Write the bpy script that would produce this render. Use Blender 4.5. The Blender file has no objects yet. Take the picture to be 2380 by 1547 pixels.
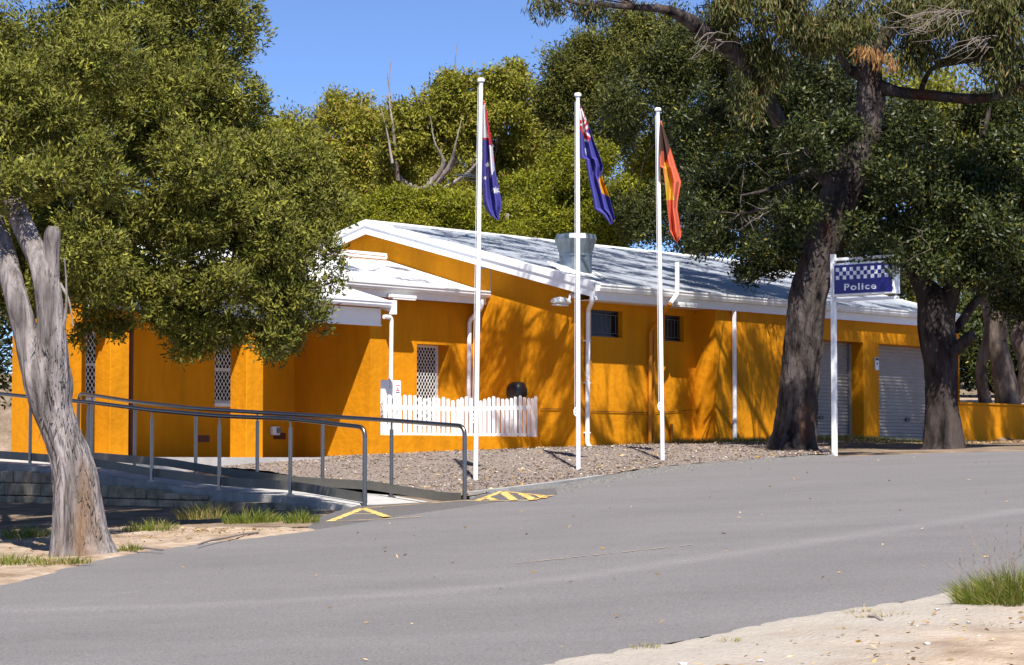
import bpy, bmesh, math, random
import numpy as np
from mathutils import Vector, noise
R = math.radians
C = bpy.context.scene.collection
SC = bpy.context.scene
random.seed(7)

# ------------------------------------------------------------------ camera, sky, sun, exposure
FPX = 5600; KD = FPX/3000
TILT = math.atan(301.5/FPX)
CAMZ = -0.2
cam = bpy.data.objects.new('camera', bpy.data.cameras.new('camera')); C.objects.link(cam)
cam.location = (0, 0, CAMZ); cam.rotation_euler = (R(90)+TILT, 0, 0)
cam.data.sensor_width = 36; cam.data.lens = FPX/2380*36
cam.data.clip_end = 3000; cam.data.clip_start = 0.1
SC.camera = cam
SUN_H = (-0.12, 1.0)             # horizontal direction the light travels
SUN_E = R(55)
w = bpy.data.worlds.new('World'); SC.world = w; w.use_nodes = True
nt = w.node_tree; bg = nt.nodes['Background']
sky = nt.nodes.new('ShaderNodeTexSky'); sky.sky_type = 'NISHITA'; sky.sun_disc = False
sky.sun_elevation = SUN_E
sky.sun_rotation = math.atan2(-SUN_H[0], -SUN_H[1])
sky.air_density = 0.3; sky.dust_density = 0.0; sky.ozone_density = 4.5; sky.altitude = 0
nt.links.new(sky.outputs[0], bg.inputs[0]); bg.inputs[1].default_value = 0.15
sl = bpy.data.lights.new('sun', 'SUN'); sl.energy = 5.0; sl.angle = R(0.5); sl.color = (1.0, 0.955, 0.88)
so = bpy.data.objects.new('sun', sl); C.objects.link(so)
hl = math.hypot(*SUN_H)
so.rotation_euler = Vector((SUN_H[0]/hl*math.cos(SUN_E), SUN_H[1]/hl*math.cos(SUN_E), -math.sin(SUN_E))).to_track_quat('-Z', 'Y').to_euler()
so.location = (4, -20, 30)
SC.view_settings.view_transform = 'Standard'; SC.view_settings.look = 'None'
SC.view_settings.gamma = 1; SC.view_settings.exposure = 0.8

# ------------------------------------------------------------------ measuring helpers (a sight line of the photograph -> place in the world)
_ct, _st = math.cos(TILT), math.sin(TILT)
def ray(px, py):
    u = (px-1190)/FPX; v = -(py-773.5)/FPX
    return np.array((u, _ct - v*_st, _st + v*_ct))
YC = None                               # depth of the tree being built: offsets from it are true metres
def dep(Y): return KD*Y if YC is None else KD*YC+(Y-YC)
def at(px, py, Y):
    d = ray(px, py); Y = dep(Y); t = Y/d[1]
    return np.array((d[0]*t, Y, CAMZ+d[2]*t))
YAW = math.atan(FPX/4880); CX, CY = 1.19*1.08, 22.7*KD*1.08      # corner of the building
cs, sn = math.cos(YAW), math.sin(YAW)
def to_local(p):
    x, y = p[0]-CX, p[1]-CY
    return np.array((x*cs+y*sn, -x*sn+y*cs, p[2]))
def to_world(s, r, z=0):
    return np.array((CX+s*cs-r*sn, CY+s*sn+r*cs, z))
def on_r(px, py, r):                    # -> (s, z) on the building plane r
    d = ray(px, py); o = to_local((0, 0, CAMZ)); e = np.array((d[0]*cs+d[1]*sn, -d[0]*sn+d[1]*cs, d[2]))
    t = (r-o[1])/e[1]; q = o+e*t
    return q[0], q[2]
def on_s(px, py, s):                    # -> (r, z)
    d = ray(px, py); o = to_local((0, 0, CAMZ)); e = np.array((d[0]*cs+d[1]*sn, -d[0]*sn+d[1]*cs, d[2]))
    t = (s-o[0])/e[0]; q = o+e*t
    return q[1], q[2]

# ------------------------------------------------------------------ ground shape
def sstep(a, b, x):
    t = np.clip((x-a)/(b-a), 0, 1); return t*t*(3-2*t)
RAMP_E = np.array((-1.84, 16.15*KD)); RAMP_A = np.array((-.664, .748)); RAMP_A /= np.linalg.norm(RAMP_A); RAMP_N = np.array((RAMP_A[1], -RAMP_A[0]))
def plane(X, Y):
    X = np.clip(X, -30, 30)
    Y = Y/KD
    Yc = np.where(Y > 23, 23+(Y-23)*0.2, Y); Yc = np.maximum(Yc, -4)
    return -1.8 + 0.036*X + 0.0682*Yc
def G(X, Y):
    X = np.asarray(X, float); Y = np.asarray(Y, float)
    h = plane(X, Y)
    lx = (X-CX)*cs+(Y-CY)*sn; lr = -(X-CX)*sn+(Y-CY)*cs
    p = (X-RAMP_E[0])*RAMP_N[0]+(Y-RAMP_E[1])*RAMP_N[1]
    q = (X-RAMP_E[0])*RAMP_A[0]+(Y-RAMP_E[1])*RAMP_A[1]
    bed = sstep(-5.4, -0.3, lr)*0.24*sstep(0.5, 1.2, p)*sstep(-.2, 2.4, q)*(1-sstep(6, 11, lx))
    h = h + bed
    hill = 0.75*sstep(13.4, 14.4, lx)*sstep(-0.25, 0.15, lr)
    h = h + hill + np.maximum(0, lr-0.2)*0.07*sstep(13.2, 15, lx)*np.where(lr < 40, 1, 40/np.maximum(lr, 1))
    # low natural unevenness away from the asphalt
    return h
def ground_at(px, py):
    d = ray(px, py)
    for i in range(4000):
        Y = 6+i*0.025; t = Y/d[1]
        if CAMZ+d[2]*t <= float(G(d[0]*t, Y)): break
    return np.array((d[0]*t, Y, float(G(d[0]*t, Y))))

# ------------------------------------------------------------------ object helpers
def link(o, parent=None, label=None, cat=None, group=None, kind=None):
    C.objects.link(o)
    if parent: o.parent = parent
    if label: o['label'] = label
    if cat: o['category'] = cat
    if group: o['group'] = group
    if kind: o['kind'] = kind
    return o
def thing(name, label, cat, loc=(0, 0, 0), rotz=0, group=None):
    o = bpy.data.objects.new(name, None); o.empty_display_size = .2
    o.location = tuple(float(a) for a in loc); o.rotation_euler = (0, 0, rotz)
    return link(o, None, label, cat, group)
def mesh_obj(name, v, f, m, parent=None, smooth=False, mi=None, **k):
    me = bpy.data.meshes.new(name)
    me.from_pydata([tuple(map(float, a)) for a in v], [], [tuple(map(int, a)) for a in f])
    for mm in (m if isinstance(m, (list, tuple)) else [m]): me.materials.append(mm)
    if mi is not None: me.polygons.foreach_set('material_index', np.array(mi, dtype=np.int32))
    if smooth: me.polygons.foreach_set('use_smooth', np.ones(len(me.polygons), dtype=bool))
    me.update()
    return link(bpy.data.objects.new(name, me), parent, **k)
def quad_mesh(name, V, nq, m, parent=None, tint=None, **k):
    """V: (nq*4,3) vertices, each consecutive four is a face"""
    me = bpy.data.meshes.new(name)
    me.vertices.add(nq*4); me.vertices.foreach_set('co', V.astype(np.float32).ravel())
    me.loops.add(nq*4); me.loops.foreach_set('vertex_index', np.arange(nq*4, dtype=np.int32))
    me.polygons.add(nq); me.polygons.foreach_set('loop_start', np.arange(0, nq*4, 4, dtype=np.int32))
    me.polygons.foreach_set('loop_total', np.full(nq, 4, dtype=np.int32))
    if tint is not None:
        a = me.attributes.new('tint', 'FLOAT_VECTOR', 'FACE'); a.data.foreach_set('vector', tint.astype(np.float32).ravel())
    me.materials.append(m); me.update(); me.validate()
    return link(bpy.data.objects.new(name, me), parent, **k)
class MB:
    def __init__(s): s.v = []; s.f = []
    def add(s, v, f):
        b = len(s.v); s.v += [tuple(map(float, a)) for a in v]; s.f += [tuple(i+b for i in q) for q in f]; return s
    def box(s, a, b):
        x0, y0, z0 = [min(p, q) for p, q in zip(a, b)]; x1, y1, z1 = [max(p, q) for p, q in zip(a, b)]
        return s.add([(x0, y0, z0), (x1, y0, z0), (x1, y1, z0), (x0, y1, z0), (x0, y0, z1), (x1, y0, z1), (x1, y1, z1), (x0, y1, z1)],
              [(0, 3, 2, 1), (4, 5, 6, 7), (0, 1, 5, 4), (1, 2, 6, 5), (2, 3, 7, 6), (3, 0, 4, 7)])
    def prism(s, poly, d):
        """closed polygon of 3-D points pushed along vector d"""
        n = len(poly); d = np.array(d); p = [np.array(q, float) for q in poly]
        return s.add(p+[q+d for q in p], [tuple(range(n))[::-1], tuple(range(n, 2*n))]+[(i, (i+1) % n, n+(i+1) % n, n+i) for i in range(n)])
    def bar(s, a, b, w, h=None, up=(0, 0, 1)):
        h = h or w; a = Vector(a); b = Vector(b); d = (b-a).normalized(); u = Vector(up)
        x = d.cross(u)
        if x.length < 1e-4: x = d.cross(Vector((1, 0, 0)))
        x.normalize(); y = x.cross(d)
        q = [x*w/2*i+y*h/2*j for i, j in ((-1, -1), (1, -1), (1, 1), (-1, 1))]
        return s.add([a+k for k in q]+[b+k for k in q], [(0, 3, 2, 1), (4, 5, 6, 7), (0, 1, 5, 4), (1, 2, 6, 5), (2, 3, 7, 6), (3, 0, 4, 7)])
    def tube(s, pts, r, n=12, cap=True):
        v, f = tube_vf(pts, r, n, cap); return s.add(v, f)
    def build(s, name, m, parent=None, smooth=False, bevel=0, **k):
        o = mesh_obj(name, s.v, s.f, m, parent, False, **k)
        bm = bmesh.new(); bm.from_mesh(o.data); bmesh.ops.recalc_face_normals(bm, faces=bm.faces)
        if smooth:
            for e in bm.edges: e.smooth = not (len(e.link_faces) == 2 and e.calc_face_angle(0) > 0.7)
            for q in bm.faces: q.smooth = True
        bm.to_mesh(o.data); bm.free()
        if bevel:
            b = o.modifiers.new('bevel', 'BEVEL'); b.width = bevel; b.segments = 2; b.limit_method = 'ANGLE'
        return o
def tube_vf(pts, r, n=12, cap=True, disp=None):
    P = np.array([np.array(p, float) for p in pts]); m = len(P)
    rr = np.full(m, r) if np.isscalar(r) else np.array(r, float)
    T = np.gradient(P, axis=0); T /= np.linalg.norm(T, axis=1)[:, None]+1e-9
    ref = np.array((1, 0, 0)) if abs(T[0][0]) < .8 else np.array((0, 1, 0))
    x = np.cross(T[0], ref); x /= np.linalg.norm(x)
    V = []
    for i in range(m):
        x = x - T[i]*np.dot(x, T[i]); x /= np.linalg.norm(x)+1e-9
        y = np.cross(T[i], x)
        for j in range(n):
            a = 2*math.pi*j/n
            d = x*math.cos(a)+y*math.sin(a)
            k = rr[i]*(disp(P[i], d, i/(m-1)) if disp else 1)
            V.append(P[i]+d*k)
    F = [(i*n+j, i*n+(j+1) % n, (i+1)*n+(j+1) % n, (i+1)*n+j) for i in range(m-1) for j in range(n)]
    if cap: F += [tuple(range(n))[::-1], tuple(range((m-1)*n, m*n))]
    return V, F
def spline(pts, n):
    """Catmull-Rom through rows of pts (any width)"""
    P = np.array([np.array(p, float) for p in pts]); P = np.vstack([2*P[0]-P[1], P, 2*P[-1]-P[-2]])
    out = []; k = len(P)-3
    for i in range(n):
        t = i/(n-1)*k; j = min(int(t), k-1); t -= j
        a, b, c, d = P[j:j+4]
        out.append(.5*((2*b)+(-a+c)*t+(2*a-5*b+4*c-d)*t*t+(-a+3*b-3*c+d)*t**3))
    return np.array(out)
def elbow(pts, r=0.12, k=5):
    """polyline with rounded corners"""
    P = [np.array(p, float) for p in pts]; out = [P[0]]
    for i in range(1, len(P)-1):
        a, b, c = P[i-1], P[i], P[i+1]
        d1 = (a-b)/np.linalg.norm(a-b); d2 = (c-b)/np.linalg.norm(c-b)
        rr = min(r, .45*np.linalg.norm(a-b), .45*np.linalg.norm(c-b))
        p, q = b+d1*rr, b+d2*rr
        for j in range(k+1):
            t = j/k; out.append((1-t)**2*p+2*t*(1-t)*b+t*t*q)
    out.append(P[-1]); return out

# ------------------------------------------------------------------ materials
def mat(name, col, rough=.7, var=.0, vscale=3.0, bump=0., bscale=20., metal=0., spec=.5, col2=None, stretch=(1, 1, 1), dist=.02, detail=6):
    m = bpy.data.materials.new(name); m.use_nodes = True; t = m.node_tree; p = t.nodes['Principled BSDF']
    p.inputs['Base Color'].default_value = (*col, 1); p.inputs['Roughness'].default_value = rough
    p.inputs['Metallic'].default_value = metal; p.inputs['Specular IOR Level'].default_value = spec
    tc = t.nodes.new('ShaderNodeTexCoord'); mp = t.nodes.new('ShaderNodeMapping'); mp.inputs['Scale'].default_value = stretch
    t.links.new(tc.outputs['Object'], mp.inputs[0])
    if var or col2:
        n = t.nodes.new('ShaderNodeTexNoise'); n.inputs['Scale'].default_value = vscale; n.inputs['Detail'].default_value = detail; n.inputs['Roughness'].default_value = .62
        t.links.new(mp.outputs[0], n.inputs[0])
        cr = t.nodes.new('ShaderNodeValToRGB'); cr.color_ramp.elements[0].position = .34; cr.color_ramp.elements[1].position = .66
        a = col; b = col2 or col
        cr.color_ramp.elements[0].color = (*[c*(1-var) for c in a], 1); cr.color_ramp.elements[1].color = (*[min(1, c*(1+var)) for c in b], 1)
        t.links.new(n.outputs[0], cr.inputs[0]); t.links.new(cr.outputs[0], p.inputs['Base Color'])
    if bump:
        n2 = t.nodes.new('ShaderNodeTexNoise'); n2.inputs['Scale'].default_value = bscale; n2.inputs['Detail'].default_value = 8
        t.links.new(mp.outputs[0], n2.inputs[0])
        b = t.nodes.new('ShaderNodeBump'); b.inputs['Strength'].default_value = bump; b.inputs['Distance'].default_value = dist
        t.links.new(n2.outputs[0], b.inputs['Height']); t.links.new(b.outputs[0], p.inputs['Normal'])
    return m
def node(m, typ): return m.node_tree.nodes.new(typ)
def leaf_mat(name, ca, cb, cc=None, rough=.55, transl=.35, spec=.3):
    """tint.x mixes ca->cb, tint.y scales brightness, tint.z mixes in cc"""
    m = bpy.data.materials.new(name); m.use_nodes = True; t = m.node_tree; p = t.nodes['Principled BSDF']; out = t.nodes['Material Output']
    at_ = t.nodes.new('ShaderNodeAttribute'); at_.attribute_name = 'tint'
    sp = t.nodes.new('ShaderNodeSeparateXYZ'); t.links.new(at_.outputs['Vector'], sp.inputs[0])
    mx = t.nodes.new('ShaderNodeMix'); mx.data_type = 'RGBA'; mx.inputs[6].default_value = (*ca, 1); mx.inputs[7].default_value = (*cb, 1)
    t.links.new(sp.outputs[0], mx.inputs[0])
    m2 = t.nodes.new('ShaderNodeMix'); m2.data_type = 'RGBA'; m2.inputs[7].default_value = (*(cc or cb), 1)
    t.links.new(sp.outputs[2], m2.inputs[0]); t.links.new(mx.outputs[2], m2.inputs[6])
    vm = t.nodes.new('ShaderNodeVectorMath'); vm.operation = 'SCALE'; t.links.new(m2.outputs[2], vm.inputs[0]); t.links.new(sp.outputs[1], vm.inputs['Scale'])
    t.links.new(vm.outputs[0], p.inputs['Base Color']); p.inputs['Roughness'].default_value = rough; p.inputs['Specular IOR Level'].default_value = spec
    tr = t.nodes.new('ShaderNodeBsdfTranslucent'); t.links.new(vm.outputs[0], tr.inputs[0])
    ms = t.nodes.new('ShaderNodeMixShader'); ms.inputs[0].default_value = transl
    t.links.new(p.outputs[0], ms.inputs[1]); t.links.new(tr.outputs[0], ms.inputs[2]); t.links.new(ms.outputs[0], out.inputs['Surface'])
    return m
M = {}
M['orange'] = mat('orange_render', (.62, .235, .004), .85, .1, .9, .5, 8, spec=.15, dist=.03)
t = M['orange'].node_tree; p = t.nodes['Principled BSDF']; src = p.inputs['Base Color'].links[0].from_socket
mp = t.nodes.new('ShaderNodeMapping'); mp.inputs['Scale'].default_value = (2.2, 2.2, .28); tc = t.nodes.new('ShaderNodeTexCoord'); n = t.nodes.new('ShaderNodeTexNoise'); n.inputs['Scale'].default_value = 1.6; n.inputs['Detail'].default_value = 8; n.inputs['Roughness'].default_value = .7
t.links.new(tc.outputs['Object'], mp.inputs[0]); t.links.new(mp.outputs[0], n.inputs[0])
mr = t.nodes.new('ShaderNodeMapRange'); mr.inputs[1].default_value = .3; mr.inputs[2].default_value = .62; mr.inputs[3].default_value = .84; mr.inputs[4].default_value = 1.03; t.links.new(n.outputs[0], mr.inputs[0])
vm = t.nodes.new('ShaderNodeVectorMath'); vm.operation = 'SCALE'; t.links.new(src, vm.inputs[0]); t.links.new(mr.outputs[0], vm.inputs['Scale']); t.links.new(vm.outputs[0], p.inputs['Base Color'])
M['white'] = mat('white_paint', (.8, .8, .8), .45, .04, 2)
M['white_gloss'] = mat('white_gloss', (.85, .85, .86), .3, .02, 5)
M['dirtywhite'] = mat('offwhite_paint', (.74, .73, .71), .5, .08, 4)
M['black'] = mat('black_plastic', (.018, .018, .022), .38, .2, 8)
M['dark'] = mat('dark_glass', (.010, .010, .012), .25, spec=.25)
M['bar'] = mat('dull_bar', (.16, .155, .15), .6, metal=.3)
M['steel'] = mat('brushed_steel', (.25, .22, .19), .32, .06, 30, metal=1., stretch=(1, 1, 1))
M['galv'] = mat('galvanised_sheet', (.20, .24, .27), .45, .18, 9, metal=.55, detail=3)
M['concrete'] = mat('concrete', (.42, .40, .385), .9, .14, 3, .25, 40, spec=.2)
M['concrete_edge'] = mat('concrete_edge', (.30, .29, .28), .9, .22, 3, .35, 30, spec=.2)
M['brown'] = mat('brown_paint', (.12, .03, .012), .6, .1, 4)
M['vent'] = mat('terracotta_vent', (.36, .13, .008), .8, .1, 5)
M['stone'] = mat('limestone', (.22, .165, .11), .95, .3, 3.5, .8, 14, spec=.1, col2=(.36, .29, .21))
M['redlogo'] = mat('red_mark', (.65, .03, .03), .5)
M['orangepipe'] = mat('orange_pipe', (.56, .205, .005), .5, .1, 3)
M['doorgrey'] = mat('roller_grey', (.30, .275, .25), .5, .08, 3)
M['lens'] = mat('lamp_lens', (.78, .78, .76), .2)
M['yellow'] = mat('yellow_paint', (.50, .31, .09), .8, .3, 9, spec=.2, col2=(.68, .45, .16))
# roof sheet with ribs running down the slope
M['roof'] = mat('roof_sheet', (.33, .355, .40), .5, .09, 1.2)
t = M['roof'].node_tree; wv = t.nodes.new('ShaderNodeTexWave'); wv.bands_direction = 'X'; wv.inputs['Scale'].default_value = 4.2; wv.inputs['Distortion'].default_value = 0
tc = t.nodes.new('ShaderNodeTexCoord'); t.links.new(tc.outputs['Object'], wv.inputs[0])
b = t.nodes.new('ShaderNodeBump'); b.inputs['Strength'].default_value = .5; b.inputs['Distance'].default_value = .02
t.links.new(wv.outputs['Fac'], b.inputs['Height']); t.links.new(b.outputs[0], t.nodes['Principled BSDF'].inputs['Normal'])
M['roofwhite'] = M['roof'].copy(); M['roofwhite'].name = 'roof_sheet_white'
for n in M['roofwhite'].node_tree.nodes:
    if n.type == 'VALTORGB':
        n.color_ramp.elements[0].color = (.72, .72, .73, 1); n.color_ramp.elements[1].color = (.82, .82, .83, 1)
def bark(name, ca, cb, cc, sc=3.0, stretch=(1, 1, .16), bump=1.0, dist=.05):
    m = mat(name, ca, .95, .25, sc, bump, sc*2.2, spec=.1, col2=cb, stretch=stretch, dist=dist)
    t = m.node_tree; p = t.nodes['Principled BSDF']
    src = p.inputs['Base Color'].links[0].from_socket
    n = t.nodes.new('ShaderNodeTexNoise'); n.inputs['Scale'].default_value = 1.7; n.inputs['Detail'].default_value = 5
    mp = [q for q in t.nodes if q.type == 'MAPPING'][0]
    t.links.new(mp.outputs[0], n.inputs[0])
    cr = t.nodes.new('ShaderNodeValToRGB'); cr.color_ramp.elements[0].position = .55; cr.color_ramp.elements[1].position = .68
    t.links.new(n.outputs[0], cr.inputs[0])
    mx = t.nodes.new('ShaderNodeMix'); mx.data_type = 'RGBA'; t.links.new(cr.outputs[0], mx.inputs[0]); t.links.new(src, mx.inputs[6]); mx.inputs[7].default_value = (*cc, 1)
    t.links.new(mx.outputs[2], p.inputs['Base Color'])
    return m
M['bark_pale'] = bark('pale_papery_bark', (.10, .085, .08), (.27, .235, .225), (.20, .125, .075), 9, (1, 1, .13), 1.0, .06)
M['bark_dark'] = bark('dark_fissured_bark', (.010, .008, .0075), (.095, .077, .070), (.085, .04, .024), 4.2, (1, 1, .33), 1.0, .15)
M['bark_black'] = bark('blackish_bark', (.012, .010, .010), (.06, .047, .043), (.09, .07, .06), 5, (1, 1, .3))
M['bark_mid'] = bark('brown_bark', (.06, .045, .038), (.15, .115, .095), (.18, .14, .115), 5, (1, 1, .3))
M['bark_grey'] = bark('grey_bark', (.17, .14, .12), (.30, .26, .23), (.2, .15, .12), 5, (1, 1, .3))
M['twig'] = mat('dry_twig', (.21, .17, .145), .9, .2, 6)

# ------------------------------------------------------------------ ground, road, verges
def sheet(name, m, poly_fn, nx, ny, dz, attr=None, **k):
    """poly_fn(a,b)->X,Y over the unit square; height from G plus dz"""
    a, b = np.meshgrid(np.linspace(0, 1, nx), np.linspace(0, 1, ny)); X, Y = poly_fn(a, b)
    Z = G(X, Y)+dz(X, Y) if callable(dz) else G(X, Y)+dz
    V = np.stack([X, Y, Z], -1).reshape(-1, 3)
    F = [(j*nx+i, j*nx+i+1, (j+1)*nx+i+1, (j+1)*nx+i) for j in range(ny-1) for i in range(nx-1)]
    o = mesh_obj(name, V, F, m, None, True, **k)
    if attr is not None:
        at_ = o.data.attributes.new('wear', 'FLOAT', 'POINT'); at_.data.foreach_set('value', attr(X, Y).ravel().astype(np.float32))
    return o
FAR = [(-16, -14), (-9, 0), (-6.2, 6), (-4.3, 10.6), (-3.7, 12.4), (-2.09, 13.9), (-1.25, 14.97), (.51, 16.97), (2, 19.3), (3.4, 20.9), (5.49, 21.75), (8.5, 21.6), (14, 20.5), (26, 15), (45, 6)]
NEAR = [(-12, -14), (-6.5, -1), (-4.6, 2), (-3, 4.4), (-1.5, 6.0), (.19, 7.07), (1.6, 7.95), (3.07, 8.85), (3.72, 9.37), (5.2, 10.2), (7.5, 10.6), (10, 10.4), (16, 7.5), (26, 1), (40, -6)]
FAR = [(x, y*KD) for x, y in FAR]; NEAR = [(x, y*KD) for x, y in NEAR]
NR = 260
farc, nearc = spline(FAR, NR), spline(NEAR, NR)
def road_fn(a, b):
    i = a*(NR-1); j = np.clip(i.astype(int), 0, NR-2); f = (i-j)[..., None]
    A = nearc[j]*(1-f)+nearc[j+1]*f; B = farc[j]*(1-f)+farc[j+1]*f
    P = A*(1-b[..., None])+B*b[..., None]; return P[..., 0], P[..., 1]
def dist_poly(X, Y, pts):
    D = np.full(X.shape, 1e9)
    for (x0, y0), (x1, y1) in zip(pts[:-1], pts[1:]):
        dx, dy = x1-x0, y1-y0; t = np.clip(((X-x0)*dx+(Y-y0)*dy)/(dx*dx+dy*dy), 0, 1)
        D = np.minimum(D, np.hypot(X-x0-t*dx, Y-y0-t*dy))
    return D
streak = [tuple(ground_at(*p)[:2]) for p in ((-200, 1430), (0, 1424), (500, 1408), (1000, 1380), (1300, 1350), (1750, 1283), (2100, 1230), (2380, 1188))]
streak2 = [tuple(ground_at(*p)[:2]) for p in ((100, 1500), (1200, 1440), (1900, 1340), (2380, 1260))]
tracks = [tuple(ground_at(*p)[:2]) for p in ((300, 1330), (900, 1280), (1500, 1200), (1900, 1130), (2380, 1110))]
def wear(X, Y):
    a = np.exp(-(dist_poly(X, Y, streak)/.2)**2)
    b_ = -.5*np.exp(-(dist_poly(X, Y, streak2)/.8)**2)
    c_ = -.35*np.exp(-(dist_poly(X, Y, tracks)/.8)**2)
    return .5+.5*(a*.8+b_*.5+c_*.5)
M['asphalt'] = mat('asphalt', (.160, .150, .150), .9, .28, 55, .6, 110, spec=.2, dist=.008, detail=4)
t = M['asphalt'].node_tree; p = t.nodes['Principled BSDF']; src = p.inputs['Base Color'].links[0].from_socket
n = t.nodes.new('ShaderNodeTexNoise'); n.inputs['Scale'].default_value = .8; n.inputs['Detail'].default_value = 9; n.inputs['Roughness'].default_value = .7
mp = t.nodes.new('ShaderNodeMapping'); mp.inputs['Rotation'].default_value = (0, 0, R(-30)); mp.inputs['Scale'].default_value = (.6, 1.2, 1)
tc = t.nodes.new('ShaderNodeTexCoord'); t.links.new(tc.outputs['Object'], mp.inputs[0]); t.links.new(mp.outputs[0], n.inputs[0])
mr = t.nodes.new('ShaderNodeMapRange'); mr.inputs[1].default_value = .3; mr.inputs[2].default_value = .7; mr.inputs[3].default_value = .9; mr.inputs[4].default_value = 1.1; t.links.new(n.outputs[0], mr.inputs[0])
aw = t.nodes.new('ShaderNodeAttribute'); aw.attribute_name = 'wear'
mr2 = t.nodes.new('ShaderNodeMapRange'); mr2.inputs[3].default_value = .78; mr2.inputs[4].default_value = 1.28; t.links.new(aw.outputs['Fac'], mr2.inputs[0])
mu = t.nodes.new('ShaderNodeMath'); mu.operation = 'MULTIPLY'; t.links.new(mr.outputs[0], mu.inputs[0]); t.links.new(mr2.outputs[0], mu.inputs[1])
vm = t.nodes.new('ShaderNodeVectorMath'); vm.operation = 'SCALE'; t.links.new(src, vm.inputs[0]); t.links.new(mu.outputs[0], vm.inputs['Scale']); t.links.new(vm.outputs[0], p.inputs['Base Color'])
M['sand'] = mat('sandy_ground', (.26, .18, .12), .95, .15, 2.2, .8, 30, spec=.1, col2=(.40, .315, .245), dist=.03)
M['soil'] = mat('dry_soil', (.15, .11, .075), .95, .3, 1.2, .9, 9, spec=.1, col2=(.24, .18, .13), dist=.05)
M['mulch'] = mat('bark_mulch_ground', (.13, .098, .08), .95, .35, 26, 1., 40, spec=.1, col2=(.29, .24, .21), dist=.03)
M['gravel'] = mat('gravel', (.09, .086, .083), .95, .5, 30, .9, 40, spec=.2, col2=(.19, .18, .172), dist=.015)

def ground_fn(a, b):
    g = lambda u, c, wd: c+np.sign(u-.5)*(np.abs(u-.5)*2)**2.2*wd
    return g(a, 2, 240), g(b, 26, 330)
sheet('ground', M['soil'], ground_fn, 170, 170, lambda X, Y: np.where(Y > 100, -.4, -.03), kind='structure')
road = sheet('road', M['asphalt'], road_fn, NR, 90, .008, wear, kind='structure')
M['verge'] = M['sand'].copy(); M['verge'].name = 'sandy_verge'; t = M['verge'].node_tree; p = t.nodes['Principled BSDF']; src = p.inputs['Base Color'].links[0].from_socket
aw = t.nodes.new('ShaderNodeAttribute'); aw.attribute_name = 'wear'; mx = t.nodes.new('ShaderNodeMix'); mx.data_type = 'RGBA'; mx.inputs[6].default_value = (.36, .32, .28, 1)
t.links.new(aw.outputs['Fac'], mx.inputs[0]); t.links.new(src, mx.inputs[7]); t.links.new(mx.outputs[2], p.inputs['Base Color'])
# near sand verge (camera side of the road)
def verge_fn(a, b):
    i = a*(NR-1); j = np.clip(i.astype(int), 0, NR-2); f = (i-j)[..., None]
    A = nearc[j]*(1-f)+nearc[j+1]*f; d = np.array((.5, -.85))
    wob = .1*np.sin(a*310)+.07*np.sin(a*170+1)+.05*np.sin(a*733+2)
    global OFF; OFF = b**1.8*16-.4; P = A+d*OFF[..., None]; return P[..., 0], P[..., 1]
def verge_dz(X, Y):
    z = np.zeros(X.shape)
    for idx in np.ndindex(X.shape):
        z[idx] = noise.noise(Vector((X[idx]*1.3, Y[idx]*1.3, 0)))*.03+noise.noise(Vector((X[idx]*6, Y[idx]*6, 3)))*.02+noise.noise(Vector((X[idx]*17, Y[idx]*17, 3)))*.01
    e = OFF.reshape(X.shape)
    return -.03+sstep(-.3, .12, e)*.052+sstep(0, 1.2, e)*.045+z*.8*sstep(-.4, .1, e)
def verge_tan(X, Y):
    z = np.array([noise.noise(Vector((x*.9, y*.9, 2)))+.6*noise.noise(Vector((x*4, y*4, 2))) for x, y in zip(X.ravel(), Y.ravel())]).reshape(X.shape)
    return np.clip(sstep(.5, 2.6, OFF.reshape(X.shape)+z*1.1), 0, 1)
sheet('sand_verge', M['verge'], verge_fn, 700, 110, verge_dz, verge_tan, kind='structure')
# far-left grassy verge between road and ramp
def verge_dz2(X, Y):
    z = np.zeros(X.shape)
    for idx in np.ndindex(X.shape):
        z[idx] = noise.noise(Vector((X[idx]*1.7, Y[idx]*1.7, 9)))*.03+noise.noise(Vector((X[idx]*6, Y[idx]*6, 3)))*.02+noise.noise(Vector((X[idx]*17, Y[idx]*17, 3)))*.01
    e = OFF.reshape(X.shape)
    return -.03+sstep(-.3, .12, e)*.055+z*.8*sstep(-.4, .1, e)
def lv_fn(a, b):
    P = spline([(-9, 1), (-6.2, 6), (-4.3, 10.6), (-3.7, 12.4), (-2.6, 13.4), (-2.12, 13.86)], 200); P = P*np.array((1, KD))
    i = a*199; j = np.clip(i.astype(int), 0, 198); f = (i-j)[..., None]; A = P[j]*(1-f)+P[j+1]*f
    d = np.array((-.72, .69)); wd = np.clip((1-a)*16, 0, 8)+1.3
    wob = .09*np.sin(a*91)+.05*np.sin(a*217+1)
    global OFF; OFF = b**1.6*wd-.4; Q = A+d*OFF[..., None]; return Q[..., 0], Q[..., 1]
sheet('sand_path', M['sand'], lv_fn, 420, 60, verge_dz2, kind='structure')
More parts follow.
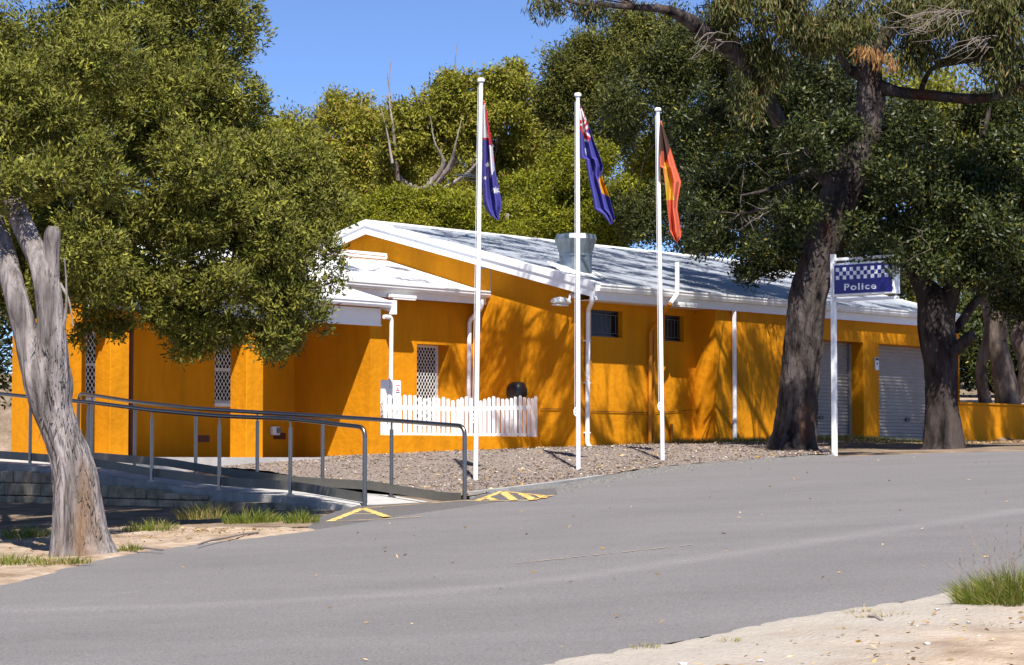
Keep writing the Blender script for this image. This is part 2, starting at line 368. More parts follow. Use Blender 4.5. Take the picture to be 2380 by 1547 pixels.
# mulch bed in front of the building and gravel edge
bedn = spline([tuple(ground_at(*p)[:2]) for p in ((1090, 1158), (1180, 1140), (1300, 1125), (1420, 1105), (1560, 1085), (1800, 1066), (1935, 1058))], 120)
bedf = spline([tuple(to_world(s, r)[:2]) for s, r in ((-8.2, 2.0), (-5.5, 1.6), (-3, 1.5), (0, .3), (3, .1), (5.6, -.3), (7.6, -.5))], 120)
def bed_fn(a, b):
    i = a*119; j = np.clip(i.astype(int), 0, 118); f = (i-j)[..., None]
    A = bedn[j]*(1-f)+bedn[j+1]*f; B = bedf[j]*(1-f)+bedf[j+1]*f
    P = A*(1-b[..., None])+B*b[..., None]; return P[..., 0], P[..., 1]
sheet('mulch_bed', M['mulch'], bed_fn, 120, 60, lambda X, Y: .02+.012*np.sin(X*7)*np.sin(Y*6), kind='structure')
def edge_fn(a, b):
    i = a*119; j = np.clip(i.astype(int), 0, 118); f = (i-j)[..., None]
    A = bedn[j]*(1-f)+bedn[j+1]*f
    A2 = spline([tuple(ground_at(*p)[:2]) for p in ((1100, 1175), (1250, 1157), (1420, 1122), (1560, 1098), (1800, 1073), (1945, 1062))], 120)
    B = A2[j]*(1-f)+A2[j+1]*f
    P = B*(1-b[..., None])+A*b[..., None]; global OFF; OFF = b; return P[..., 0], P[..., 1]
def gv_dz(X, Y):
    z = np.zeros(X.shape)
    for idx in np.ndindex(X.shape): z[idx] = noise.noise(Vector((X[idx]*2.2, Y[idx]*2.2, 5)))*.02+noise.noise(Vector((X[idx]*9, Y[idx]*9, 5)))*.008
    return -.025+.037*sstep(0, .6, OFF.reshape(X.shape))+z*.8
sheet('gravel_strip', M['gravel'], edge_fn, 260, 40, gv_dz, kind='structure')
# asphalt apron at the foot of the ramp
M['apron'] = mat('apron_asphalt', (.115, .106, .105), .92, .3, 40, .7, 60, spec=.2, dist=.01)
ap_n = spline([tuple(ground_at(*p)[:2]) for p in ((690, 1254), (800, 1238), (940, 1216), (1080, 1188), (1190, 1176), (1300, 1160))], 60)
ap_f = spline([tuple(ground_at(*p)[:2]) for p in ((745, 1205), (830, 1180), (900, 1176), (1085, 1165), (1120, 1155), (1290, 1138))], 60)
def ap_fn(a, b):
    i = a*59; j = np.clip(i.astype(int), 0, 58); f = (i-j)[..., None]
    A = ap_n[j]*(1-f)+ap_n[j+1]*f; B = ap_f[j]*(1-f)+ap_f[j+1]*f
    P = A*(1-b[..., None])+B*b[..., None]; global OFF; OFF = b; return P[..., 0], P[..., 1]
sheet('apron', M['apron'], ap_fn, 90, 24, lambda X, Y: -.03+.049*sstep(0, .5, OFF.reshape(X.shape)), kind='structure')
# concrete kerb of the bed
kb = MB(); kp = [ground_at(*p) for p in ((1090, 1152), (1180, 1142), (1300, 1127), (1400, 1112))]
for a, b in zip(kp[:-1], kp[1:]): kb.bar(a+np.array((0, 0, .0)), b+np.array((0, 0, .0)), .13, .1)
kb.build('kerb', M['concrete_edge'], kind='structure')
# yellow painted safety marks
def paint(lines, name):
    mb = MB()
    for pts, wd in lines:
        P = [ground_at(*q) for q in pts]
        for a, b in zip(P[:-1], P[1:]):
            d = (b-a)[:2]; L = np.linalg.norm(d); nx, ny = -d[1]/L*wd/2, d[0]/L*wd/2
            k = max(2, int(L/.15)+1); vv = []; ff = []
            for i in range(k):
                q = a+(b-a)*i/(k-1); j = 1+.18*math.sin(i*2.3+wd*90)
                for s_ in (1, -1):
                    x, y = q[0]+nx*s_*j, q[1]+ny*s_*j; vv.append((x, y, float(G(x, y))+.021))
            ff = [(2*i, 2*i+1, 2*i+3, 2*i+2) for i in range(k-1)]; mb.add(vv, ff)
    return mb.build(name, M['yellow'], road)
paint([(((843, 1186), (768, 1216)), .10), (((843, 1186), (900, 1206)), .10), (((815, 1199), (872, 1199)), .045), (((772, 1216), (850, 1213), (978, 1205)), .035), (((845, 1185), (1085, 1167)), .05)], 'painted_marking')
paint([(((1083, 1168), (1112, 1168)), .06), (((1108, 1168), (1168, 1146)), .09), (((1168, 1146), (1272, 1157)), .06), (((1112, 1169), (1232, 1167)), .05), (((1130, 1160), (1150, 1167)), .10),
       (((1168, 1147), (1195, 1167)), .11), (((1212, 1151), (1240, 1166)), .11), (((1250, 1155), (1265, 1162)), .09), (((1232, 1167), (1285, 1155)), .05)], 'painted_marking')
def far_chip_stuff(name, N, fn, size, m, label_kind='stuff', seed=1, lift=.035, cols=None):
    rng = np.random.default_rng(seed); X, Y = fn(rng, N); Z = G(X, Y)+lift
    c = np.stack([X, Y, Z], -1); d = rng.normal(size=(N, 3)); d[:, 2] *= .25; d /= np.linalg.norm(d, axis=1)[:, None]
    e = np.cross(d, rng.normal(size=(N, 3))*np.array((.3, .3, 1))); e /= np.linalg.norm(e, axis=1)[:, None]
    L = size[0]*rng.uniform(.4, 1.4, N)[:, None]; W_ = size[1]*rng.uniform(.5, 1.3, N)[:, None]
    V = np.stack([c-d*L/2, c+e*W_/2, c+d*L/2, c-e*W_/2], 1).reshape(-1, 3)
    ti = np.stack([rng.random(N), rng.uniform(.6, 1.4, N), (rng.random(N) < .12)*1.], -1)
    return quad_mesh(name, V, N, m, None, ti, kind=label_kind)
M['chips'] = leaf_mat('mulch_chips', (.12, .085, .065), (.28, .225, .195), (.52, .46, .42), .9, .0, .1)
def in_bed(rng, N):
    a = rng.random(N); b = rng.random(N); x, y = bed_fn(a, b*.97); return x, y
far_chip_stuff('bark_mulch', 14000, in_bed, (.055, .022), M['chips'], seed=3, lift=.026)
M['litter'] = leaf_mat('leaf_litter', (.28, .17, .08), (.48, .36, .2), (.5, .3, .08), .8, .1, .2)
far_chip_stuff('leaf_litter', 800, in_bed, (.085, .035), M['litter'], seed=33, lift=.04)
def in_verge(rng, N):
    a = rng.uniform(.33, .62, N); b = rng.random(N)**.8*.5; x, y = verge_fn(a, .24+b*.8); return x, y
far_chip_stuff('leaf_litter', 1500, in_verge, (.05, .018), M['litter'], seed=5, lift=.075)
def in_lv(rng, N):
    a = rng.uniform(.3, .93, N); b = rng.uniform(.3, 1, N); return lv_fn(a, b)
far_chip_stuff('leaf_litter', 1600, in_lv, (.06, .018), M['litter'], seed=6, lift=.03)
def in_right(rng, N):
    s_ = rng.uniform(4.6, 17, N); r_ = rng.uniform(-3.2, -.7, N)
    p = np.array([to_world(a, b) for a, b in zip(s_, r_)]); return p[:, 0], p[:, 1]
far_chip_stuff('leaf_litter', 3500, in_right, (.09, .03), M['litter'], seed=8, lift=.02)
def on_road(rng, N): return road_fn(rng.uniform(.3, .75, N), rng.random(N)*.96+.02)
far_chip_stuff('leaf_litter', 150, on_road, (.05, .02), M['litter'], seed=14, lift=.02)
# yellowish broken line on the road
wl = MB()
for i in range(26):
    t0 = i/26; a = ground_at(1200+t0*430, 1313-t0*45); b = ground_at(1200+(t0+.026)*430, 1313-(t0+.026)*45)
    if random.random() < .75:
        d = (b-a)[:2]; L = np.linalg.norm(d); nn = np.array((-d[1], d[0]))/L*random.uniform(.012, .03)
        wl.add([(a[0]+nn[0], a[1]+nn[1], a[2]+.013), (a[0]-nn[0], a[1]-nn[1], a[2]+.013), (b[0]-nn[0], b[1]-nn[1], b[2]+.013), (b[0]+nn[0], b[1]+nn[1], b[2]+.013)], [(0, 1, 2, 3)])
M['faded'] = mat('faded_line', (.33, .27, .18), .9, .2, 30)
wl.build('painted_marking', M['faded'], road)

# ------------------------------------------------------------------ the building (local axes: x along the long wall, y into the building)
B = thing('police_station', 'long low orange rendered building with pale metal roofs, white gutters and garage doors', 'building', (CX, CY, 0), YAW)
EX = Vector((0, 0, 0))
RE, ZE = -.6, on_r(1372, 659, -.6)[1]            # main gutter
RR, ZR = on_s(849, 514, -.22)                      # ridge
PITCH = (ZR-ZE)/(RR-RE)
RQ = 2*RR-.0
roofz = lambda r: ZE+PITCH*(r-RE)
SR = on_r(1617, 800, 0)[0]                         # wall step
SP = on_s(1663, 800, SR)[0]                                           # front plane of the projecting part
S1 = on_r(2236, 742, RE)[0]-.25                                           # right end of the building
def wall_panel(mb, s0, s1, z0, z1, r, holes=(), depth=.14, back=.28):
    """front wall on plane r with openings (s0,s1,z0,z1); reveals go back by depth"""
    S = sorted({s0, s1, *[h[i] for h in holes for i in (0, 1)]}); Z = sorted({z0, z1, *[h[i] for h in holes for i in (2, 3)]})
    for a, b in zip(S[:-1], S[1:]):
        for c, d in zip(Z[:-1], Z[1:]):
            if any(h[0] <= a and b <= h[1] and h[2] <= c and d <= h[3] for h in holes): continue
            mb.add([(a, r, c), (b, r, c), (b, r, d), (a, r, d)], [(0, 1, 2, 3)])
    for h in holes:
        a, b, c, d = h[:4]; q = r+(h[4] if len(h) > 4 else depth)
        for P in (((a, c), (a, d)), ((b, d), (b, c)), ((a, d), (b, d)), ((b, c), (a, c))):
            (p0, z0_), (p1, z1_) = P
            mb.add([(p0, r, z0_), (p1, r, z1_), (p1, q, z1_), (p0, q, z0_)], [(0, 1, 2, 3)])
def window(hole, r, depth, bars=None, mesh=False, mid=None, fr='white', frw=.05):
    """frame + glass + bars or diamond mesh set into an opening"""
    a, b, c, d = hole[:4]; q = r+depth
    fm = MB()
    fm.box((a, q-.05, c), (a+frw, q, d)); fm.box((b-frw, q-.05, c), (b, q, d)); fm.box((a+frw, q-.05, d-frw), (b-frw, q, d)); fm.box((a+frw, q-.05, c), (b-frw, q, c+frw))
    if mid: fm.box((a+frw, q-.04, mid-.025), (b-frw, q-.003, mid+.025))
    f = fm.build('window', M[fr], B)
    MB().box((a+.002, q-.012, c+.002), (b-.002, q+.02, d-.002)).build('pane', M['dark'], f)
    if bars:
        m = MB()
        for i in range(bars):
            x = a+frw+(b-a-2*frw)*(i+.5)/bars; m.bar((x, q-.07, c+.08), (x, q-.07, d-.08), .009)
        m.bar((a+.03, q-.07, c+.08), (b-.03, q-.07, c+.08), .01); m.bar((a+.03, q-.07, d-.08), (b-.03, q-.07, d-.08), .01)
        m.build('bars', M['bar'], f)
    if mesh:
        m = MB(); dx = .085; dz = .125; k = dz/dx
        x0, x1, z0, z1 = a+frw*.6, b-frw*.6, c+frw*.6, d-frw*.6
        def clip(p, q2):
            (xa, za), (xb, zb) = p, q2
            t0, t1 = 0, 1
            for pp, qq in ((-(xb-xa), xa-x0), ((xb-xa), x1-xa), (-(zb-za), za-z0), ((zb-za), z1-za)):
                if abs(pp) < 1e-9:
                    if qq < 0: return None
                else:
                    t = qq/pp
                    if pp < 0: t0 = max(t0, t)
                    else: t1 = min(t1, t)
            return None if t0 >= t1 else ((xa+t0*(xb-xa), za+t0*(zb-za)), (xa+t1*(xb-xa), za+t1*(zb-za)))
        H = z1-z0; n = int(((x1-x0)+H/k)/dx)+3
        for i in range(-n, n):
            for sg in (1, -1):
                xs = x0+i*dx
                s_ = clip((xs, z0), (xs+H/k*sg, z1))
                if s_: m.bar((s_[0][0], q-.075-(.004 if sg > 0 else 0), s_[0][1]), (s_[1][0], q-.075-(.004 if sg > 0 else 0), s_[1][1]), .011, .004, (0, 1, 0))
        m.build('security_mesh', M['dirtywhite'], f)
    return f
# --- long wall (plane 0), return and projecting part
z_soff = ZE-.30
h1 = (*[on_r(x, 750, 0)[0] for x in (1374, 1447)], on_r(1410, 784, 0)[1], on_r(1410, 722, 0)[1])
h2 = (*[on_r(x, 760, 0)[0] for x in (1545, 1590)], on_r(1565, 794, 0)[1], on_r(1565, 734, 0)[1])
mb = MB(); wall_panel(mb, 0, SR, -.4, z_soff+.22, 0, (h1, h2), .16)
mb.add([(SR, 0, -.4), (SR, SP, -.4), (SR, SP, z_soff+.12), (SR, 0, z_soff+.22)], [(0, 1, 2, 3)])
sd = [on_r(x, 900, SP)[0] for x in (1880, 2007, 2043, 2212)]
zd = on_r(2000, 796, SP)[1]
SD0 = sd[1]-2.3
dh = [(SD0, sd[1], -.35, zd, .42), (sd[2], sd[3]+.35, -.35, zd, .42)]
wall_panel(mb, SR, S1, -.4, z_soff+.12, SP, dh, .42)
mb.add([(S1, SP, -.4), (S1, RQ, -.4), (S1, RQ, roofz(RE)-.15), (S1, RR, ZR-.15), (S1, SP, roofz(SP)-.15)], [(0, 1, 2, 3, 4)])
mb.add([(0, RQ, -.4), (S1, RQ, -.4), (S1, RQ, ZE), (0, RQ, ZE)], [(0, 3, 2, 1)])
# gable wall
gz = lambda r: (roofz(r) if r <= RR else 2*ZR-roofz(r))-.14
mb.add([(0, 0, -.4), (0, RQ, -.4), (0, RQ, gz(RQ)), (0, RR, gz(RR)), (0, 0, gz(0))], [(0, 1, 2, 3, 4)])
mb.build('main_wall', M['orange'], B)
window(h1, 0, .16, bars=6, fr='black', frw=.035); window(h2, 0, .16, bars=5, fr='black', frw=.035)
for h in dh:                                        # roller doors: one curved-slat curtain each
    m = MB(); n = 36; vv = []
    for i in range(n*3+1):
        z = h[2]+(h[3]-h[2])*i/(n*3); o = .012*math.sin(i/3*2*math.pi)
        vv += [(h[0]+.0, SP+.36+o, z), (h[1]-.0, SP+.36+o, z)]
    m.add(vv, [(2*i, 2*i+1, 2*i+3, 2*i+2) for i in range(n*3)])
    d_ = m.build('roller_door', M['doorgrey'], B)
    for gx in (h[0], h[1]-.07): MB().box((gx, SP+.30, h[3]-.012), (gx+.07, SP+.345, h[2])).build('door_guide', M['doorgrey'], d_)
    MB().box(((h[0]+h[1])/2-.08, SP+.32, .72), ((h[0]+h[1])/2+.08, SP+.345, .8)).build('handle', M['black'], d_)
# --- main roof
th = .05
mb = MB(); x0, x1 = -.22, S1+.25
for (ra, za), (rb, zb) in (((RE+.03, roofz(RE+.03)), (RR, ZR)), ((RR, ZR), (2*RR-RE, ZE))):
    mb.prism([(x0, ra, za), (x1, ra, za), (x1, ra, za-th), (x0, ra, za-th)], (0, rb-ra, zb-za))
mb.build('main_roof', M['roof'], B)
cap = MB(); cap.prism([(x0, RR-.2, ZR-.2*PITCH+.012), (x0, RR, ZR+.03), (x0, RR+.2, ZR-.2*PITCH+.012), (x0, RR+.2, ZR-.2*PITCH+.006), (x0, RR, ZR+.02), (x0, RR-.2, ZR-.2*PITCH+.006)], (x1-x0, 0, 0)); cap.build('ridge_cap', M['roofwhite'], B)
for xb, w_ in ((x0, .03), (x1-.03, .03)):
    bg_ = MB(); cp = MB()
    for sgn in (1, -1):
        f_ = lambda r: (r, roofz(r)) if sgn > 0 else (2*RR-r, roofz(r))
        (ra, za), (rb, zb) = f_(RE+.06), f_(RR)
        bg_.prism([(xb, ra, za-.055), (xb+w_, ra, za-.055), (xb+w_, ra, za-.27), (xb, ra, za-.27)], (0, rb-ra, zb-za))
        cp.prism([(xb-.025, ra, za+.025), (xb+.2, ra, za+.025), (xb+.2, ra, za+.004), (xb-.003, ra, za+.004), (xb-.003, ra, za-.1), (xb-.025, ra, za-.1)], (0, rb-ra, zb-za))
    bg_.build('bargeboard', M['white'], B); cp.build('barge_capping', M['roofwhite'], B)
def gutter(s0, s1, r, z, h=.13, d=.13, m='dirtywhite'):
    pr = [(s0, r-d, z), (s0, r-d-.015, z-.005), (s0, r-d-.015, z-.03), (s0, r-d, z-.035), (s0, r-d, z-.08), (s0, r-d+.025, z-h), (s0, r, z-h), (s0, r, z-.02), (s0, r-.01, z-.02), (s0, r-.01, z-h+.012), (s0, r-d+.03, z-h+.012), (s0, r-d+.01, z-.08), (s0, r-d+.01, z)]
    return MB().prism(pr, (s1-s0, 0, 0)).build('gutter', M[m], B)
gutter(-.24, S1+.25, RE+.02, ZE+.0, .14, .13)
MB().box((-.2, RE+.022, ZE-.30), (S1+.2, RE+.05, ZE-.03)).build('fascia', M['white'], B)
MB().add([(-.2, RE+.05, ZE-.285), (S1+.2, RE+.05, ZE-.285), (S1+.2, .0, ZE-.285), (-.2, .0, ZE-.285)], [(0, 1, 2, 3)]).build('soffit', M['dirtywhite'], B)
# --- wing with the front window, roof and gutter
RW = on_s(1098, 800, 0)[0]
RG = on_s(1141, 690, 0)[0]+.12; ZG = on_r(1100, 674, RG-.12)[1]
sGL = on_r(805, 654, RG-.12)[0]
APITCH = .285
RA = on_s(905, 604, 0)[0]; az = lambda r: ZG+APITCH*(r-RG)
ha = (on_r(969, 860, RW)[0], on_r(1045, 860, RW)[0], .55, on_r(1000, 801, RW)[1], .36)
RF = on_s(1252, 1053, 0)[0]; PR = on_r(860, 900, RF)[0]                       # left-facing return wall by the porch
RB = on_s(685, 900, PR)[0]                         # back wall of the veranda
SL = on_r(28, 900, RB)[0]
mb = MB(); wall_panel(mb, PR, 0, -.4, ZG+.05, RW, (ha,), .36)
mb.build('wing_wall', M['orange'], B)
window(ha, RW, .36, mesh=True, mid=None, fr='white', frw=.045)
wf = MB().box((ha[0]-.02, RW-.02, ha[2]-.05), (ha[1]+.02, RW+.2, ha[2])).build('sill', M['white'], B)
# return wall + end pier of the porch
zv = lambda r: zPG+VP*(r-RF+.22)
zPG = on_r(860, 696, RF-.32)[1]; VP = (ZG-.06-zPG)/(RG-RF+.22)
mb = MB(); mb.box((PR, RF, -.4), (PR+.27, RF+.35, zv(RF)-.07))
mb.prism([(PR, RF+.35, -.4), (PR, RB, -.4), (PR, RB, zv(RG)-.1), (PR, RG, zv(RG)-.1), (PR, RF+.35, zv(RF+.35)-.07)], (.2, 0, 0))
mb.build('porch_return_wall', M['orange'], B)
# veranda back wall with two windows
hv = [(on_r(499, 850, RB)[0], on_r(499, 850, RB)[0]+.78, on_r(520, 938, RB)[1], on_r(520, 781, RB)[1]),
      (on_r(199, 850, RB)[0], on_r(199, 850, RB)[0]+.7, on_r(209, 925, RB)[1], on_r(209, 770, RB)[1]),]
mb = MB(); wall_panel(mb, SL, PR, -.4, zv(RG)-.05, RB, hv, .1)
mb.box((SL, RF+.4, -.4), (SL+.2, RB-.003, zv(RF)+.25)); mb.build('veranda_wall', M['orange'], B)
for h in hv: window(h, RB, .1, mesh=True, mid=(h[2]+h[3])/2, fr='dirtywhite', frw=.05)
for h in hv: MB().box((h[0]-.03, RB-.05, h[2]-.06), (h[1]+.03, RB+.05, h[2]-.002)).build('sill', M['dirtywhite'], B)
# wing piers of the veranda
pc = [on_r(612, 900, RF)[0], on_r(573, 900, RF)[0], on_r(300, 900, RF)[0], on_r(256, 900, RF)[0]]
for b_, a_ in ((pc[0], pc[1]), (pc[2], pc[3])):
    d_ = on_s(535 if b_ == pc[0] else 220, 900, a_)[0]
    o = MB().box((a_, RF, -.5), (b_, d_, zv(RF)-.1)).build('veranda_pier', M['orange'], B, bevel=.012)
x_, z_ = on_r(303, 900, RB-.05)
MB().tube([(x_, RB-.06, -.2), (x_, RB-.06, zv(RG)-.2)], .045, 10).build('downpipe', M['brown'], B, True)  # thin dark brown upright tube right of the far pier
# porch beam, gutter and roofs
MB().box((SL, RF-.045, on_r(870, 755, RF)[1]), (on_r(881, 740, RF)[0], RF-.005, zPG-.13)).build('porch_beam', M['white'], B)
MB().box((SL, RF-.055, on_r(870, 755, RF)[1]-.0), (on_r(881, 740, RF)[0]+.01, RF-.003+.05, on_r(870, 755, RF)[1]-.025)).build('beam_trim', M['white_gloss'], B)
sPG = on_r(918, 697, RF-.32)[0]
gutter(SL, sPG, RF-.19, zPG, .12, .12, 'white_gloss')
mb = MB()
mb.prism([(SL, RF-.21, zv(RF-.21)+.01), (sPG-.02, RF-.21, zv(RF-.21)+.01), (sPG-.02, RF-.21, zv(RF-.21)-.03), (SL, RF-.21, zv(RF-.21)-.03)], (0, RG-RF+.21, VP*(RG-RF+.21)))
mb.build('porch_roof', M['roofwhite'], B)
MB().prism([(sPG-.045, RF-.27, zPG-.02), (sPG-.045, RG, zv(RG)-.02), (sPG-.045, RG, zv(RG)-.2), (sPG-.045, RF-.27, zPG-.2)], (.03, 0, 0)).build('bargeboard', M['white'], B)
MB().box((sPG-.06, RF-.35, zPG-.24), (sPG+.02, RF-.23, zPG+.01)).build('gutter_end', M['white_gloss'], B)
mb = MB()
mb.prism([(sGL, RG, ZG-.01), (-.004, RG, ZG-.01), (-.004, RG, ZG-.05), (sGL, RG, ZG-.05)], (0, RA-RG, APITCH*(RA-RG)))
mb.prism([(SL, RG, zv(RG)-.012), (sGL-.003, RG, zv(RG)-.012), (sGL-.003, RG, zv(RG)-.05), (SL, RG, zv(RG)-.05)], (0, RA-RG, az(RA)-zv(RG)))
mb.prism([(SL, RA, az(RA)-.01), (-.004, RA, az(RA)-.01), (-.004, RA, az(RA)-.05), (SL, RA, az(RA)-.05)], (0, 3, -APITCH*3))
mb.build('wing_roof', M['roofwhite'], B)
MB().tube([(-3.5, RA-.15, az(RA)+.09), (-.25, RA-.15, az(RA)+.09)], .03, 8).tube([(-3.5, RA-.15, az(RA)+.02), (-.25, RA-.15, az(RA)+.02)], .025, 8).tube([(-.25, RA-.15, az(RA)+.02), (-.25, RA-.15, az(RA)+.09)], .025, 8).build('ridge_rail', M['white_gloss'], B, True)
gutter(sGL, -.005, RG, ZG, .13, .125)
MB().box((sGL, RG+.002, ZG-.26), (-.005, RG+.03, ZG-.04)).build('fascia', M['white'], B)
MB().add([(sGL, RG+.03, ZG-.24), (-.005, RG+.03, ZG-.24), (-.005, RW, ZG-.24), (sGL, RW, ZG-.24)], [(0, 1, 2, 3)]).build('soffit', M['brown'], B)
MB().box((sGL-.0, RG-.12, ZG-.2), (sGL+.02, RG+.5, ZG+.0)).build('gutter_end', M['dirtywhite'], B)
# low wall under the picket fence, courtyard slab behind it, veranda floor
zl = on_r(1080, 1014, RF)[1]
MB().box((PR+.272, RF, -.4), (-.003, RF+.2, zl)).build('low_wall', M['orange'], B, bevel=.01)
MB().box((PR+.21, RF+.2, -.4), (-.003, RW-.003, .12)).build('courtyard_slab', M['concrete'], B)
MB().box((SL, RF-.4, -.6), (PR-.003, RB-.003, on_r(750, 1064, RF)[1])).build('veranda_floor', M['concrete'], B)
MB().box((PR-.3, RF-.35, -.6), (PR+.35, RF-.004, on_r(850, 1068, RF)[1]+.01)).build('footing', M['concrete'], B)
# downpipes
def pipe(name, pts, r, m, n=12, rr=.08, parent=None):
    return MB().tube(elbow(pts, rr), r, n).build(name, M[m], parent or B, True)
def pr_(px, py, r): s_, z = on_r(px, py, r); return (s_, r, z)
a = pr_(1376, 682, RE-.05); b_ = pr_(1367, 722, -.07); c_ = pr_(1365, 1035, -.07)
dp = pipe('downpipe', [a, (a[0], a[1], a[2]-.16), b_, c_, (c_[0]+.02, -.2, c_[2]-.09)], .045, 'white_gloss')
for zz in (.35, 1.3, 2.1): MB().box((b_[0]-.07, -.075, zz), (b_[0]+.07, -.003, zz+.025)).build('pipe_bracket', M['white_gloss'], dp)
a = pr_(1119, 697, RG-.05); b_ = pr_(1091, 748, RW-.07); c_ = pr_(1089, 960, RW-.07)
pipe('downpipe', [a, (a[0], a[1], a[2]-.16), (b_[0], b_[1], b_[2]+.02), c_], .045, 'white_gloss')
a = pr_(898, 738, RF+.35); b_ = pr_(910, 738, RF+.45); c_ = pr_(908, 905, RF+.45)
pipe('downpipe', [(b_[0]-.2, RF+.45, b_[2]), b_, c_], .04, 'white_gloss')
s_, z_ = on_r(1706, 712, SP-.06); z2 = on_r(1707, 1040, SP-.06)[1]
pipe('downpipe', [(s_, SP-.06, z_+.05), (s_, SP-.06, z2)], .045, 'white_gloss')
# waste vent: white above the eave, orange below
a = pr_(1574, 628, -.25); a2 = pr_(1574, 684, RE-.17); b_ = pr_(1512, 770, -.07); c_ = pr_(1510, 1032, -.07); m_ = pr_(1558, 706, RE-.17)
pipe('vent_pipe', [(a2[0], RE-.17, a2[2]+.62), a2, m_], .045, 'white_gloss')
pipe('vent_pipe', [m_, b_, c_, (c_[0]+.06, -.14, c_[2]-.1)], .04, 'orangepipe')
a = pr_(1521, 752, -.03); b_ = pr_(1519, 1030, -.03); pipe('conduit', [a, b_], .016, 'orangepipe', 8)
a = pr_(1374, 956, -.02); b_ = pr_(1507, 960, -.02); pipe('conduit', [a, b_], .007, 'brown', 8)
a = pr_(1524, 960, -.02); b_ = pr_(1614, 953, -.02); pipe('conduit', [a, b_], .006, 'brown', 8)
a = pr_(1561, 985, -.05); b_ = pr_(1562, 1032, -.05); pipe('conduit', [a, b_, (b_[0]-.12, -.06, b_[2]-.08)], .028, 'orangepipe', 8)
r_, z_ = on_s(1256, 951, -.02); r2, z2 = on_s(1306, 951, -.02); pipe('conduit', [(-.02, r_, z_), (-.02, r2, z2)], .007, 'brown', 8)
# strip lights under the eaves
for p0, p1, r_ in (((906, 688), (964, 689), RG-.05), ((1573, 706), (1618, 708), RE-.02)):
    a = pr_(*p0, r_-.03); b_ = pr_(*p1, r_-.03)
    l = MB().box((a[0], r_-.09, a[2]-.035), (b_[0], r_+.03, a[2]+.03)).build('strip_light', M['dirtywhite'], B, bevel=.01)
    MB().box((a[0]+.03, r_-.085, a[2]-.06), (b_[0]-.03, r_+.02, a[2]-.037)).build('diffuser', M['lens'], l)
# flood lamp on the gable near the corner
r0, z0 = on_s(1305, 703, -.42); ra, za = on_s(1322, 690, 0)
lm = MB(); N = 14; prof = []
for i in range(9):
    t_ = i/8; q = math.sin(math.pi*min(1, .12+t_*.88))**.55*.075
    prof.append((q*1.9, -.31+.62*t_, q*1.35))
vv = []; ff = []
for (wx, yy, hz) in prof:
    for j in range(N):
        a = 2*math.pi*j/N; vv.append((-.40+yy*.85, r0+wx*math.cos(a)*.8, z0+hz*math.sin(a)*(1 if math.sin(a) > 0 else .45)))
ff = [(i*N+j, i*N+(j+1) % N, (i+1)*N+(j+1) % N, (i+1)*N+j) for i in range(8) for j in range(N)]+[tuple(range(N)), tuple(range(8*N, 9*N))]
wlamp = MB().add(vv, ff).build('wall_lamp', M['dirtywhite'], B, True)
MB().box((-.62, r0-.07, z0-.07), (-.3, r0+.07, z0-.045)).build('lens', M['lens'], wlamp)
MB().tube([(-.2, r0, z0+.02), (-.16, r0, z0+.16), (-.0, r0, z0+.18)], .022, 8).box((-.03, r0-.07, z0+.1), (-.002, r0+.07, z0+.26)).build('bracket', M['dirtywhite'], wlamp)
# cable bracket at the bargeboard
r_, z_ = on_s(1128, 621, -.05); MB().box((-.09, r_-.12, z_-.03), (-.003, r_+.12, z_+.03)).tube([(-.04, r_-.1, z_), (-.05, r_-.16, z_-.25), (-.03, r_-.1, z_-.55), (-.01, RG-.02, ZG+.03)], .008, 6).build('cable_bracket', M['galv'], B)
# roof flue
lo_, hi_ = CY-.5, CY+6
for _ in range(50):
    md = (lo_+hi_)/2; dq = ray(1338, 634); q_ = to_local(dq/dq[1]*md+np.array((0, 0, CAMZ)))
    if q_[2] > roofz(q_[1]): lo_ = md
    else: hi_ = md
fx, fy = max(q_[0], .62), q_[1]; fz = roofz(fy); print('flue', q_, fx, fy)
def frustum(prof, n=8, rot=math.pi/8):
    v = []; f = []
    for (rad, z) in prof: v += [(fx+rad*math.cos(2*math.pi*j/n+rot), fy+rad*math.sin(2*math.pi*j/n+rot), z) for j in range(n)]
    k = len(prof)
    f = [(i*n+j, i*n+(j+1) % n, (i+1)*n+(j+1) % n, (i+1)*n+j) for i in range(k-1) for j in range(n)]+[tuple(range((k-1)*n, k*n))]
    return MB().add(v, f)
fl = frustum([(.315, fz-.12), (.315, fz+.33)], 24).build('roof_flue', M['galv'], B, True)
frustum([(.34, fz+.31), (.34, fz+.36), (.33, fz+.36), (.43, fz+.64), (.40, fz+.735), (.0, fz+.735)], 8).build('cowl', M['galv'], fl)
MB().prism([(fx-.45, fy-.5, roofz(fy-.5)+.008), (fx+.45, fy-.5, roofz(fy-.5)+.008), (fx+.4, fy-.0, roofz(fy)+.11), (fx-.4, fy, roofz(fy)+.11)], (0, .5, .5*PITCH)).build('flashing', M['roofwhite'], fl)
# television aerial
ap = to_local(at(1112, 412, 26.5)); az_ = ap[2]; ax, ay = ap[0], ap[1]
an = MB().tube([(ax, ay, roofz(ay)-.1), (ax, ay, az_+.35)], .02, 6)
for dz_, L in ((0, .55), (.04, .45), (-.07, .4)): an.bar((ax-L, ay+.1, az_+dz_), (ax+L*.6, ay+.1, az_+dz_), .018)
for i in range(9): x_ = ax-.5+i*.11; an.bar((x_, ay-.2, az_), (x_, ay+.3, az_+.02), .009)
for i in range(4): an.bar((ax-.3, ay+.1, az_+.08+.05*i), (ax+.1, ay+.1, az_+.08+.05*i), .01)
an.build('television_aerial', M['steel'], B)
